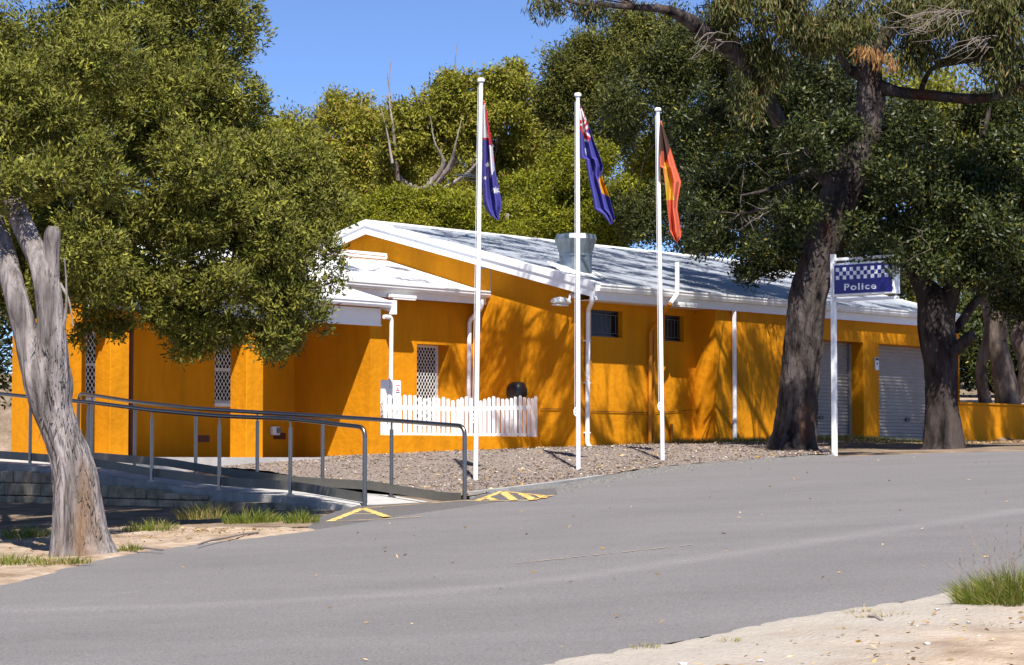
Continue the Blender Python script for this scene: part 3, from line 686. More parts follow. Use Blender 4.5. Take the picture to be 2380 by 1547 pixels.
# vents, outdoor socket, keypad sign
for px, py in ((649, 1014), (898*0+471, 1020)):
    a = pr_(px, py, RB); v_ = MB()
    v_.box((a[0]-.15, RB-.006, a[2]-.06), (a[0]+.16, RB-.002, a[2]+.06))
    for i in range(5):
        for j in range(2): v_.box((a[0]-.13+i*.055, RB-.012, a[2]-.04+j*.05), (a[0]-.13+i*.055+.035, RB-.003, a[2]-.04+j*.05+.03))
    v_.build('wall_vent', M['brown'], B)
a = pr_(635, 1002, RB); MB().box((a[0]-.1, RB-.09, a[2]-.08), (a[0]+.1, RB-.002, a[2]+.08)).build('socket_box', M['dirtywhite'], B, bevel=.02)
MB().box((a[0]+.0, RB-.13, a[2]-.04), (a[0]+.08, RB-.092, a[2]+.05)).build('tap', M['galv'], B)
sk, zk = on_r(2036, 846, SP); k_ = MB().box((sk-.07, SP-.03, zk-.14), (sk+.07, SP-.003, zk+.14)).build('wall_notice', M['white'], B)
MB().box((sk-.06, SP-.034, zk+.07), (sk+.06, SP-.0305, zk+.13)).box((sk-.02, SP-.034, zk-.03), (sk+.02, SP-.0305, zk+.03)).build('notice_print', M['black'], k_)

# ------------------------------------------------------------------ picket fence on the low wall
F = thing('picket_fence', 'white scalloped picket fence standing on the low orange wall', 'fence', to_world(PR, RF, zl), YAW)
def zoomD(x, y): return .7285*(1200+x*.2311), .7285*(1180+y*.2311)
LX = [125, 190, 258, 330, 398, 468, 535, 605, 668, 735, 800, 862, 930, 995, 1060]; LY = [318, 345, 368, 358, 348, 350, 356, 376, 396, 388, 376, 392, 378, 402, 424]
RX = [1133, 1185, 1247, 1310, 1378, 1445, 1500, 1560, 1623, 1685, 1748, 1808, 1868, 1925, 1990, 2048, 2108, 2160, 2204]; RY = [408, 386, 372, 390, 420, 428, 404, 386, 368, 386, 404, 402, 394, 374, 360, 380, 388, 396, 366]
for xs, ys, lean in ((LX, LY, 0), (RX, RY, 0)):
    m = MB()
    for x, y in zip(xs, ys):
        s_, z_ = on_r(*zoomD(x, y), RF+.03); lx = s_-PR; hz = z_-zl; hw = .0385
        poly = [(lx-hw, .02, 0.004), (lx+hw, .02, 0.004), (lx+hw, .02, hz-.035), (lx+hw*.75, .02, hz-.012), (lx+hw*.3, .02, hz), (lx-hw*.3, .02, hz), (lx-hw*.75, .02, hz-.012), (lx-hw, .02, hz-.035)]
        m.prism(poly, (0, .02, 0))
    m.build('picket_panel', M['white_gloss'], F)
    for zy0, zy1 in ((515, 545), (895, 895)):
        a = on_r(*zoomD(xs[0]-22, zy0 if xs is LX else zy0+30), RF+.05); b_ = on_r(*zoomD(xs[-1]+22, zy1 if xs is LX else zy1-(25 if zy0 == 515 else 0)), RF+.05)
        h_ = .075 if zy0 == 515 else .04
        za = max(a[1]-zl, h_/2+.006); zb = max(b_[1]-zl, h_/2+.006)
        MB().bar((a[0]-PR, .062, za), (b_[0]-PR, .062, zb), .04, h_).build('rail', M['white_gloss'], F)
for x in (1098, 2228): 
    s_ = on_r(*zoomD(x, 600), RF+.1)[0]; MB().box((s_-PR-.03, .085, .003), (s_-PR+.03, .14, .5)).build('post', M['white_gloss'], F)

# ------------------------------------------------------------------ air conditioner behind the fence
sA, zA = on_r(933, 885, RF+.45); W_ = .8; H_ = zA-.12-.08
AC = thing('air_conditioner', 'white outdoor air conditioner unit behind the left end of the picket fence', 'air conditioner', to_world(sA, RF+.45, .12), YAW)
MB().box((-W_, 0, .08), (0, .3, .08+H_)).build('cabinet', M['white_gloss'], AC, bevel=.02)
for fx_ in (-W_+.08, -.14): MB().box((fx_, .02, 0), (fx_+.06, .28, .078)).build('foot', M['galv'], AC)
g = MB(); gc = (-.34, .08+H_*.5); RG_ = min(.24, H_*.42)
for i in range(1, 9):
    rr = RG_*i/8; pts = [(gc[0]+rr*math.cos(t_*math.pi/12), -.006, gc[1]+rr*math.sin(t_*math.pi/12)) for t_ in range(25)]; g.tube(pts, .0055, 4, False)
for i in range(16):
    a = i*math.pi/8; g.bar((gc[0], -.004, gc[1]), (gc[0]+RG_*math.cos(a), -.004, gc[1]+RG_*math.sin(a)), .008)
g.build('fan_grille', M['dirtywhite'], AC)
MB().add([(gc[0]+RG_*math.cos(i*math.pi/16), -.002, gc[1]+RG_*math.sin(i*math.pi/16)) for i in range(32)], [tuple(range(32))[::-1]]).build('fan_opening', M['black'], AC)
lg = MB(); zc = .08+H_-.17; xc = -.1
for k in range(3):
    a = math.pi/2+k*2*math.pi/3; c_ = lambda rr, da: (xc+rr*math.cos(a+da), -.004, zc+rr*math.sin(a+da))
    lg.prism([(xc, -.004, zc), c_(.028, -.5), c_(.05, 0), c_(.028, .5)], (0, .002, 0))
lg.box((xc-.05, -.004, zc+.075), (xc+.05, -.002, zc+.083)).build('logo', M['redlogo'], AC)
MB().box((xc-.05, -.004, zc-.055), (xc+.05, -.002, zc-.043)).build('logo_line', M['black'], AC)

# ------------------------------------------------------------------ black hooded motor behind the fence
sH, zH = on_r(1206, 888, RF+.5)
HD = thing('motor_hood', 'black rounded plastic hood on a stand behind the right end of the picket fence', 'equipment', to_world(sH, RF+.5, .12), YAW)
zt = zH-.12
bm = bmesh.new(); bmesh.ops.create_uvsphere(bm, u_segments=28, v_segments=18, radius=1)
for v in bm.verts:
    x, y, z = v.co; p_ = 3.4
    k = (abs(x)**p_+abs(y)**p_+abs(z)**p_)**(-1/p_); x, y, z = x*k, y*k, z*k
    tp = 1-.12*max(0, z); v.co = (x*.24*tp, y*.2*tp, zt-.19+z*.19)
me = bpy.data.meshes.new('hood'); bm.to_mesh(me); bm.free(); me.materials.append(M['black'])
for q in me.polygons: q.use_smooth = True
link(bpy.data.objects.new('hood', me), HD)
MB().box((.0, -.212, zt-.26), (.21, -.188, zt-.12)).build('front_recess', M['dark'], HD, bevel=.01)
MB().tube([(.11, -.215, zt-.18), (.11, -.25, zt-.18)], .03, 12).tube([(.05, -.22, zt-.26), (.19, -.22, zt-.26)], .018, 8).build('knob', M['galv'], HD, True)
MB().tube([(0, 0, 0), (0, 0, zt-.33)], .06, 12).box((-.2, -.16, .0), (.2, .16, .04)).build('stand', M['black'], HD)

# ------------------------------------------------------------------ concrete ramp with its steel handrails and stone retaining wall
def rp(q, p, z=0.):
    x, y = RAMP_E+RAMP_A*q+RAMP_N*p; return np.array((x, y, z))
def on_rail(px, p):
    lo, hi = -4., 22.
    for _ in range(50):
        q = (lo+hi)/2; P = rp(q, p); d = ray(px, 1040); x = d[0]/d[1]*P[1]
        if P[0] > x: lo = q
        else: hi = q
    return q
PB = 1.37                               # spacing of the two rails
def z_on(px, py, q, p): d = ray(px, py); return CAMZ+d[2]/d[1]*rp(q, p)[1]
_f = [(845, 1181, 994), (678, 1152, 973.5), (514, 1141, 968), (350, 1119.5, 953.8), (212, 1095, 936), (63, 1081, 922.6)]
_b = [(1079, 1168, 991), (913, 0, 978), (751, 0, 968), (598, 0, 959), (454, 0, 950), (315, 0, 935), (186, 0, 914.4)]
_fq = [on_rail(a[0], 0) for a in _f]; _bq = [on_rail(a[0], PB) for a in _b]
_fz = [z_on(a[0], a[1], q, 0) for a, q in zip(_f, _fq)]
rz = lambda q: float(np.interp(q, [-2]+_fq+[_fq[-1]+5], [_fz[0]]+_fz+[-.06]))
RT = {0: lambda q: float(np.interp(q, _fq+[_fq[-1]+5], [z_on(a[0], a[2], k, 0) for a, k in zip(_f, _fq)]+[1.15])), 1: lambda q: float(np.interp(q, _bq, [z_on(a[0], a[2], k, PB) for a, k in zip(_b, _bq)]))}
QE = _fq[-1]+5
def slab(m, q0f, q0b, q1, p0, p1, th, n=16):
    v = []
    for i in range(n+1):
        t_ = i/n
        for p_, q0 in ((p0, q0f), (p1, q0b)):
            q = q0+(q1-q0)*t_; z = rz(q)
            v += [rp(q, p_, z), rp(q, p_, z-th)]
    f = []
    for i in range(n):
        a = 4*i; b = a+4
        f += [(a, b, b+2, a+2), (a+1, a+3, b+3, b+1), (a, a+1, b+1, b), (a+2, b+2, b+3, a+3)]
    f += [(0, 2, 3, 1), (4*n, 4*n+1, 4*n+3, 4*n+2)]
    return m.add(v, f)
mb = slab(MB(), -.1, -.27, QE, -.16, PB+.17, .3); mb.build('ramp', M['concrete'], kind='structure')
slab(MB(), .7, .7, QE, -.185, -.163, .22).build('ramp_edge', M['concrete_edge'], kind='structure')
def handrail(label, p, pxs, q_end, q_far, kp):
    H = thing('handrail', label, 'handrail', rp(q_end, p, rz(q_end)))
    o = np.array(H.location)
    L = lambda q, dz, dp=0.: rp(q, p+dp, rz(q)+dz)-o
    n = 24
    top = RT[kp]; LT = lambda q, d: L(q, top(q)+d-rz(q))
    path = [L(q_end, .0), LT(q_end, 0)]+[LT(q_end+(q_far-q_end)*i/n, 0) for i in range(1, n+1)]
    if p > .5: path += [L(q_far+.02, .03)]
    MB().tube(elbow(path, .13, 6), .0285, 12).build('rail', M['steel'], H, True)
    for px in pxs[1:]:
        q = on_rail(px, p); 
        po = MB().tube([L(q, .0), LT(q, -.12)], .026, 12).tube([LT(q, -.12), LT(q, -.02)], .013, 8).build('post', M['steel'], H, True)
        MB().tube([L(q, -.004), L(q, .012)], .055, 12).box(L(q, -.004)-np.array((.05, .05, 0)), L(q, .014)+np.array((.05, .05, 0))).build('base_plate', M['steel'], po)
    m = MB(); k = 40; dp = .05 if p < .5 else -.05
    for i in range(k):
        a, b = q_end+.02+(q_far-q_end)*i/k, q_end+.02+(q_far-q_end)*(i+1)/k
        v = [L(a, .06, dp), L(b, .06, dp), L(b, .18, dp), L(a, .18, dp), L(a, .06, dp+.008), L(b, .06, dp+.008), L(b, .18, dp+.008), L(a, .18, dp+.008)]
        m.add(v, [(0, 1, 2, 3), (7, 6, 5, 4), (3, 2, 6, 7), (0, 4, 5, 1)]+([(0, 3, 7, 4)] if i == 0 else []))
    m.build('kick_plate', M['kick'], H)
M['kick'] = mat('dull_steel_plate', (.13, .12, .10), .5, .1, 6, metal=.3)
handrail('brushed steel handrail on the road side of the ramp', 0.0, (848, 675, 510, 353, 205, 70, -70), on_rail(848, 0), QE-.2, 0)
handrail('brushed steel handrail on the building side of the ramp beside the mulch bed', PB, (1080, 910, 750, 598, 455, 313, 213), on_rail(1080, PB), on_rail(182, PB), 1)
RWL = thing('retaining_wall', 'low shaded limestone block wall below the concrete ramp', 'retaining wall', rp(4, -.3, float(G(*rp(4, -.3)[:2]))))
o = np.array(RWL.location); mb = MB(); rng = random.Random(3)
for c_ in range(4):
    q = .35+c_*.75*0+rng.random()*.2
    while q < QE:
        L_ = rng.uniform(.35, .6); zb = float(G(*rp(q, -.3)[:2]))-.12; z0 = zb+c_*.185; top = rz(q)-.06
        if z0+.06 < top:
            z1 = min(z0+.175, top); po = -.42+c_*.045+rng.uniform(-.015, .015)
            a = [rp(q, po, z0), rp(q+L_-.015, po, z0+.0), rp(q+L_-.015, -.19, z0), rp(q, -.19, z0)]
            mb.prism([k-o for k in a], (0, 0, z1-z0))
        q += L_
mb.build('stone_blocks', M['stone'], RWL, bevel=.015)

# ------------------------------------------------------------------ flagpoles and flags
def flagpole(label, bx, by, tx, ty, Y):
    b0 = at(bx, by, Y); t0 = at(tx, ty, Y+.0); b0[2] = float(G(b0[0], b0[1]))+.0
    P = thing('flagpole', label, 'flagpole', b0, 0, 'white flagpoles along the mulch bed')
    d = t0-b0; n = 24
    pts = [d*i/n for i in range(n+1)]; pts[0] = pts[0]-np.array((0, 0, .15))
    MB().tube(pts, [.037]*8+[.037-.006*(i/16) for i in range(n-7)], 20).build('pole', M['white_gloss'], P, True)
    v = []
    MB().tube([d, d+np.array((0, 0, .035)), d+np.array((0, 0, .05))], [.058, .06, .042], 20).tube([d-np.array((0, 0, .05)), d], .036, 16).build('cap', M['white_gloss'], P, True)
    c_ = d*.155
    cl = MB().tube([c_+np.array((-.035, -.03, -.07)), c_+np.array((-.065, -.03, -.03)), c_+np.array((-.065, -.03, .03)), c_+np.array((-.035, -.03, .07))], .012, 8).box(c_+np.array((-.06, -.045, -.02)), c_+np.array((-.03, -.015, .02)))
    cl.build('cleat', M['white'], P, True)
    rope = [c_+np.array((-.056, -.02, 0)), d*.6+np.array((-.05, -.02, 0)), d*.985+np.array((-.044, -.02, 0))]
    MB().tube(rope, .004, 5).build('halyard', M['dirtywhite'], P)
    return b0, d
PY = (19.5, 20.7, 21.9)
flagpole('white flagpole carrying the starred blue flag, beside the steel handrail end', 1105, 1102, 1118, 190, PY[0])
flagpole('middle white flagpole, in front of the building corner downpipe', 1344, 1086, 1343, 224, PY[1])
flagpole('white flagpole nearest the big tree, in front of the orange wall pipe', 1540, 1071, 1529, 258, PY[2])
def cloth(name, col, rough=.75):
    m = bpy.data.materials.new(name); m.use_nodes = True; t = m.node_tree; p = t.nodes['Principled BSDF']
    p.inputs['Base Color'].default_value = (*col, 1); p.inputs['Roughness'].default_value = rough; p.inputs['Specular IOR Level'].default_value = .2
    tr = t.nodes.new('ShaderNodeBsdfTranslucent'); tr.inputs[0].default_value = (*col, 1); ms = t.nodes.new('ShaderNodeMixShader'); ms.inputs[0].default_value = .25
    t.links.new(p.outputs[0], ms.inputs[1]); t.links.new(tr.outputs[0], ms.inputs[2]); t.links.new(ms.outputs[0], t.nodes['Material Output'].inputs[0]); return m
FC = [cloth('flag_blue', (.085, .08, .35)), cloth('flag_white', (.8, .78, .8)), cloth('flag_red', (.6, .035, .05)), cloth('flag_yellow', (.8, .42, .01)), cloth('flag_dark', (.10, .055, .045)), cloth('flag_orange', (.75, .17, .09)), cloth('flag_pale_yellow', (.8, .52, .06))]
def inpoly(x, y, P):
    c = False; n = len(P)
    for i in range(n):
        x0, y0 = P[i]; x1, y1 = P[(i+1) % n]
        if (y0 > y) != (y1 > y) and x < (x1-x0)*(y-y0)/(y1-y0)+x0: c = not c
    return c
def star(cx, cy, r, n, inner=.45):
    return [(cx+(r if k % 2 == 0 else r*inner)*math.sin(k*math.pi/n), cy-(r if k % 2 == 0 else r*inner)*math.cos(k*math.pi/n)) for k in range(2*n)]
def flag(label, Y, rows, regions, base, seed, nf=2.0, amp=.055):
    """rows: (y, left, right) outline of the hanging cloth; pleated in depth"""
    ys = [r[0] for r in rows]; ny, nx = 130, 44; V = []; mi = []
    org = at(rows[0][1], rows[0][0], Y)
    for j in range(ny+1):
        y = ys[0]+(ys[-1]-ys[0])*j/ny
        l = np.interp(y, ys, [r[1] for r in rows]); r_ = np.interp(y, ys, [r[2] for r in rows]); k = min(1, (r_-l)/30)
        for i in range(nx+1):
            a = i/nx
            dy = amp*k*(math.sin(a*nf*2*math.pi+seed+j/ny*1.1)+.4*math.sin(a*nf*4.7+seed*2+j/ny*4))+.05*(a-.3)
            V.append(at(l+(r_-l)*a, y+3*k*math.sin(a*7+seed)*(j/ny)**3, Y-.02+dy)-org)
    Fc = []
    for j in range(ny):
        y = ys[0]+(ys[-1]-ys[0])*(j+.5)/ny; l = np.interp(y, ys, [r[1] for r in rows]); r_ = np.interp(y, ys, [r[2] for r in rows])
        for i in range(nx):
            x = l+(r_-l)*(i+.5)/nx; c = base
            for P, cc in regions:
                if inpoly(x, y, P): c = cc
            mi.append(c); Fc.append((j*(nx+1)+i, j*(nx+1)+i+1, (j+1)*(nx+1)+i+1, (j+1)*(nx+1)+i))
    o_ = mesh_obj('flag', V, Fc, FC, None, True, mi, label=label, cat='flag', group='flags hanging limp from the poles')
    o_.location = org
    s_ = o_.modifiers.new('thickness', 'SOLIDIFY'); s_.thickness = .003
flag('limp blue flag with white stars, on the pole beside the steel handrail', PY[0],
     [(236, 1123, 1127), (300, 1123, 1138), (350, 1122, 1146), (400, 1121, 1152), (440, 1122, 1160), (466, 1123, 1166), (478, 1127, 1166), (490, 1133, 1163), (500, 1140, 1161), (512, 1156, 1160)],
     [([(1120, 230), (1140, 230), (1150, 360), (1146, 400), (1136, 420), (1137, 330), (1120, 330)], 2), ([(1122, 250), (1127, 240), (1132, 300), (1136, 320), (1120, 322)], 1), ([(1128, 245), (1131, 245), (1136, 300), (1133, 300)], 2),
      ([(1136, 338), (1144, 340), (1149, 395), (1140, 416)], 1), ([(1120, 325), (1133, 325), (1138, 392), (1120, 388)], 0),
      (star(1133, 384, 7.5, 5), 1), (star(1127, 414, 5, 7), 1), (star(1152, 443, 10, 7), 1)], 0, 1.2)
flag('limp blue flag with a yellow patch low down, on the middle pole', PY[1],
     [(248, 1348, 1351), (290, 1348, 1368), (330, 1348, 1381), (368, 1348, 1396), (371, 1361, 1397), (387, 1363, 1402), (410, 1367, 1398), (425, 1370, 1405), (458, 1377, 1416), (487, 1382, 1424), (491, 1390, 1425), (500, 1403, 1427), (510, 1410, 1429), (523, 1419, 1422)],
     [([(1347, 250), (1356, 255), (1367, 288), (1373, 320), (1366, 332), (1357, 322), (1347, 296)], 2),
      ([(1347, 255), (1351, 252), (1359, 268), (1352, 282), (1347, 276)], 1), ([(1353, 303), (1367, 288), (1369, 296), (1358, 306)], 1), ([(1352, 284), (1360, 270), (1364, 280), (1354, 300)], 1), ([(1354, 282), (1357, 276), (1360, 281), (1356, 288)], 2), ([(1354, 306), (1358, 304), (1374, 316), (1372, 321)], 1), ([(1358, 322), (1368, 326), (1366, 332), (1357, 329)], 1), ([(1346, 288), (1352, 288), (1352, 292), (1346, 292)], 1),
      ([(1362, 306), (1370, 299), (1372, 314)], 0), ([(1359, 345), (1361, 345), (1363, 362), (1361, 362)], 1),
      ([(1395, 408), (1403, 408), (1412, 425), (1424, 462), (1398, 449), (1391, 420)], 3), ([(1404, 424), (1408, 426), (1408, 432), (1404, 431)], 4)], 0, 2.6)
flag('limp orange red flag with a yellow band, on the pole nearest the big tree', PY[2],
     [(282, 1534, 1537), (310, 1533, 1547), (341, 1533, 1557), (388, 1534, 1571), (391, 1541, 1572), (423, 1545, 1583), (440, 1547, 1580), (463, 1549, 1576), (485, 1551, 1574), (520, 1555, 1580), (538, 1556, 1583), (552, 1564, 1583), (565, 1572, 1575)],
     [([(1530, 280), (1545, 300), (1558, 341), (1548, 378), (1543, 390), (1530, 352)], 4), ([(1536, 352), (1542, 352), (1544, 380), (1542, 392), (1532, 392)], 5), ([(1543, 378), (1552, 378), (1567, 464), (1549, 467)], 6)], 5, 4.4, 1.6)

# ------------------------------------------------------------------ police sign
ps = at(1940, 1062, 22.5); ps[2] = float(G(ps[0], ps[1])); SY = R(-40)
S = thing('police_sign', 'white post with a dark blue sign reading Police under a chequered band', 'sign', ps, SY)
ztop = at(1928, 592, 22.5)[2]-ps[2]
MB().box((-.04, -.04, -.1), (.04, .04, ztop)).build('post', M['white'], S, bevel=.006)
zt = at(1935, 614, 22.47)[2]-ps[2]; zb = at(1935, 690, 22.47)[2]-ps[2]; WD = 1.2; DP = .2
MB().box((.051, -.04, zt+.05), (WD+.1, .04, zt+.1)).build('arm', M['white'], S, bevel=.004); MB().box((.051, -.04, zb-.09), (WD+.1, .04, zb-.04)).build('arm', M['white'], S, bevel=.004)
bx = MB().box((.052, -.1, zb), (WD+.08, DP-.1, zt)).build('sign_box', M['white'], S, bevel=.008)
M['signblue'] = mat('sign_blue', (.012, .011, .16), .35, .05, 3)
pn = MB().box((.085, -.108, zb+.035), (WD+.045, -.101, zt-.035)).build('sign_panel', M['signblue'], S)
M['signwhite'] = mat('sign_white', (.72, .74, .78), .5)
pt_, pb_ = zt-.035, zb+.035; ph = pt_-pb_
ck = MB(); nx_ = 16; x0 = .12; cw = (WD+.01-x0)/(nx_-.5); ch = ph*.14; zc = pt_-ph*.09
for row in range(3):
    for i in range(nx_):
        if (i+row) % 2 == 0: ck.box((x0+i*cw, -.1115, zc-(row+1)*ch+.002), (x0+(i+1)*cw-.002, -.1085, zc-row*ch-.0))
ck.build('chequered_band', M['signwhite'], S)
fc = bpy.data.curves.new('lettering', 'FONT'); fc.body = 'Police'; fc.size = .2; fc.extrude = .0015; fc.offset = .0045; fc.space_character = 1.18
tmp = bpy.data.objects.new('lettering_text', fc); C.objects.link(tmp)
bpy.context.view_layer.update()
me = bpy.data.meshes.new_from_object(tmp.evaluated_get(bpy.context.evaluated_depsgraph_get())); bpy.data.objects.remove(tmp)
me.materials.clear(); me.materials.append(M['signwhite'])
xs = [v.co.x for v in me.vertices]; ymn = 0; ymx = max(v.co.y for v in me.vertices); wt = max(xs)-min(xs); sc = (WD*.535)/wt
for v in me.vertices: x, y, z = v.co; v.co = (.085+WD*.17+(x-min(xs))*sc, -.1105-z, pb_+ph*.12+(y-ymn)*ph*.22/ymx)
link(bpy.data.objects.new('lettering', me), S)

# ------------------------------------------------------------------ low orange wall at the right
a = to_world(S1+.06, SP-.1); b_ = to_world(S1+9, SP-.1)
a[2] = float(G(a[0], a[1])); dq = ray(2300, 942); LWt = CAMZ+dq[2]/dq[1]*(a[1]+.8)
d = (b_-a)[:2]; L = np.linalg.norm(d); gz0 = float(G(a[0], a[1]))
OW = MB().box((0, 0, -.5), (L, .22, LWt-gz0-.0)).box((-.0, -.02, LWt-gz0+.001), (L, .24, LWt-gz0+.05)).build('garden_wall', M['orange'], None, bevel=.012, label='low orange rendered wall in tree shade right of the garage doors', cat='wall')
OW.location = (a[0], a[1], gz0); OW.rotation_euler = (0, 0, math.atan2(d[1], d[0]))
def rb_fn(a_, b__):
    sx = S1+.07+a_*12; rx = SP+.1+b__*30
    return CX+sx*cs-rx*sn, CY+sx*sn+rx*cs
o_ = sheet('raised_ground', M['sand'], rb_fn, 40, 40, lambda X, Y: LWt-.1-G(X, Y)+.045*np.maximum(0, Y-a[1]), kind='structure')

# ------------------------------------------------------------------ trees
def limb_pts(rows, n):
    """rows: (px, py, width in px, depth) -> points and radii"""
    P = []
    for x, y, wd, Y in rows:
        p = at(x, y, Y); P.append((*p, wd*dep(Y)/FPX/2))
    S_ = spline(P, n); return S_[:, :3], np.maximum(S_[:, 3], .004)
def rough(scale, amp, vs=.25, ridges=0):
    def f(p, d, t):
        q = Vector((p[0]+d[0]*.3, p[1]+d[1]*.3, p[2]*vs))
        k = 1+amp*noise.fractal(q*scale, 1.0, 2.0, 5)
        if ridges: k += ridges*abs(noise.noise(Vector((d[0]*4, d[1]*4, p[2]*.7))))
        return k
    return f
def limb(mb, rows, n=40, seg=14, disp=None):
    P, r = limb_pts(rows, n); v, f = tube_vf(P, r, seg, True, disp); mb.add(v, f); return P, r
RNG = np.random.default_rng(11)
def unit(n, rng): v = rng.normal(size=(n, 3)); return v/np.linalg.norm(v, axis=1)[:, None]
def foliage(name, lobes, ntuft, per, L, W, tr, m, parent, up=.4, droop=0., shell=.3, seed=0, bumpy=.16, hue=.5, cc=.05, spread=.8, follow=.8, face=1.5, sub=8, subr=(.28, .5), shrink=.76):
    """leaf-sized faces in tufts spread through lumpy lobes; lobes: (px,py,rx,ry,Y[,rdepth]) in photo pixels"""
    rng = np.random.default_rng(seed); P0 = np.array(parent.matrix_world.translation) if parent else np.zeros(3)
    if parent: P0 = np.array(parent.location)
    Ls = []
    for lb in lobes:
        if len(lb) == 7: Ls.append(lb[:6]); continue
        x, y, rx, ry, Y = lb[:5]; k = dep(Y)/FPX; c = at(x, y, Y); Ls.append((*c, rx*k, lb[5] if len(lb) > 5 else min(rx, ry)*k*1.0, ry*k))
    big = np.array(Ls); Ls = []
    for q in big:
        qq = q.copy(); qq[3:] *= shrink; Ls.append(qq)
        for _ in range(sub):
            dd = unit(1, rng)[0]; dd[1] -= .25; dd /= np.linalg.norm(dd); f_ = rng.uniform(*subr); qq = q.copy(); qq[:3] = q[:3]+dd*q[3:]*(1.02-f_*.75); qq[3:] = q[3:]*f_*rng.uniform(.85, 1.15, 3); Ls.append(qq)
    Ls = np.array(Ls); wgt = Ls[:, 3]*Ls[:, 4]+Ls[:, 4]*Ls[:, 5]+Ls[:, 3]*Ls[:, 5]
    idx = rng.choice(len(Ls), ntuft, p=wgt/wgt.sum()); d = unit(ntuft, rng)
    ph = rng.uniform(0, 6.28, (len(Ls), 6)); fr = rng.uniform(2.2, 7, (len(Ls), 6)); wgt = wgt*np.where(np.arange(len(Ls)) % (sub+1) == 0, .45, 1); idx = rng.choice(len(Ls), ntuft, p=wgt/wgt.sum()); ax_ = unit(len(Ls)*6, rng).reshape(len(Ls), 6, 3)
    bump = (np.sin(np.einsum('nij,nj->ni', ax_[idx], d)*fr[idx]+ph[idx])).sum(1)/2.4*bumpy
    rad = (1+bump)*(1-shell*np.abs(rng.normal(size=ntuft)))
    rad = np.maximum(rad, .15)
    c = Ls[idx, :3]+d*Ls[idx, 3:]*rad[:, None]
    nd = d/Ls[idx, 3:]; nd /= np.linalg.norm(nd, axis=1)[:, None]
    td = nd+np.array((0, 0, up)); td /= np.linalg.norm(td, axis=1)[:, None]
    tb = np.clip(rng.normal(1, .2, ntuft), .5, 1.5); th_ = np.clip(rng.normal(hue, .22, ntuft)+.25*bump/bumpy*.3, 0, 1)
    N = ntuft*per; ti = np.repeat(np.arange(ntuft), per)
    b0 = c[ti]+rng.normal(0, tr, (N, 3))
    ld = td[ti]*follow+rng.normal(0, spread, (N, 3)); ld[:, 2] -= droop; ld /= np.linalg.norm(ld, axis=1)[:, None]
    nn_ = (nd[ti]+np.array((.05, -.2, .3)))*face+rng.normal(0, .6, (N, 3)); sd_ = np.cross(ld, nn_); sd_ /= np.linalg.norm(sd_, axis=1)[:, None]
    l = (L*rng.uniform(.6, 1.35, N))[:, None]; w_ = (W*rng.uniform(.6, 1.3, N))[:, None]/2
    bend = np.cross(ld, sd_)*l*.06
    V = np.stack([b0, b0+ld*l*.5+sd_*w_+bend, b0+ld*l, b0+ld*l*.5-sd_*w_+bend], 1).reshape(-1, 3)-P0
    tint = np.stack([np.clip(th_[ti]+rng.normal(0, .15, N), 0, 1), np.clip(tb[ti]*rng.uniform(.75, 1.25, N), .3, 1.8), (rng.random(N) < cc)*rng.random(N)], -1)
    return quad_mesh(name, V, N, m, parent, tint), big
def twigs(mb, Ls, hub, n, r0, rng, reach=.85, kink=.12):
    """thin branches from hub points out through the lobes (world coordinates)"""
    for k in range(n):
        Lb = Ls[rng.integers(len(Ls))]; d = unit(1, rng)[0]; tip = Lb[:3]+d*Lb[3:]*reach*rng.uniform(.4, 1)
        h = min(hub, key=lambda q: np.linalg.norm(np.array(q)-tip)); mid = (h+tip)/2+rng.normal(0, kink, 3)*np.linalg.norm(tip-h)+np.array((0, 0, .06*np.linalg.norm(tip-h)))
        P = spline([h, (h*2+mid)/3+rng.normal(0, .03, 3), mid, (mid+tip)/2+rng.normal(0, .06, 3), tip], 12)
        mb.tube(P, np.linspace(r0, r0*.18, 12), 6, False)
L_tea = leaf_mat('teatree_leaves', (.06, .072, .010), (.235, .225, .036), (.15, .12, .07), .65, .16, .15)
L_gum = leaf_mat('gum_leaves', (.13, .145, .014), (.31, .29, .035), (.34, .2, .06), .5, .38, .2)
L_fig = leaf_mat('broad_glossy_leaves', (.016, .024, .007), (.072, .086, .018), (.26, .21, .03), .45, .16, .25)
L_bush = leaf_mat('bright_bush_leaves', (.10, .125, .005), (.30, .285, .018), (.2, .14, .05), .55, .38, .25)
L_ovr = leaf_mat('drooping_leaves', (.05, .062, .014), (.16, .15, .045), (.26, .16, .06), .5, .3, .25)
L_yel = leaf_mat('yellow_green_leaves', (.12, .12, .008), (.27, .22, .012), (.3, .2, .03), .55, .35, .3)
L_dry = leaf_mat('dry_orange_leaves', (.28, .14, .045), (.42, .24, .10), (.35, .2, .07), .8, .3, .2)

# --- pale forked tree at the left front
YC = 12.4
T1b = at(190, 1300, 12.4); T1b[2] = float(G(T1b[0], T1b[1]))
T1 = thing('paperbark_tree', 'large rounded green tree with pale forked papery trunk at the left road edge', 'tree', T1b)
TY = 12.4
def flare(base, t0, lobes_, amt):
    def f(p, d, t):
        a = math.atan2(d[1], d[0])
        return base(p, d, t)+amt*max(0, (t-t0)/(1-t0))**1.5*(.4+.6*math.sin(a*lobes_/2+1.3)*math.sin(a*1.5+.4))
    return f
def dsp1(p, d, t):
    a = math.atan2(d[1], d[0]); q = Vector((d[0]*1.7, d[1]*1.7, p[2]*1.1)); q2 = Vector((d[0]*5, d[1]*5, p[2]*2.2)); q3 = Vector((d[0]*13, d[1]*13, p[2]*4))
    return 1+.10*noise.noise(q)+.08*noise.noise(q2)+.05*noise.noise(q3)
mb = MB()
dsp = rough(5.5, .1, .22, .05)
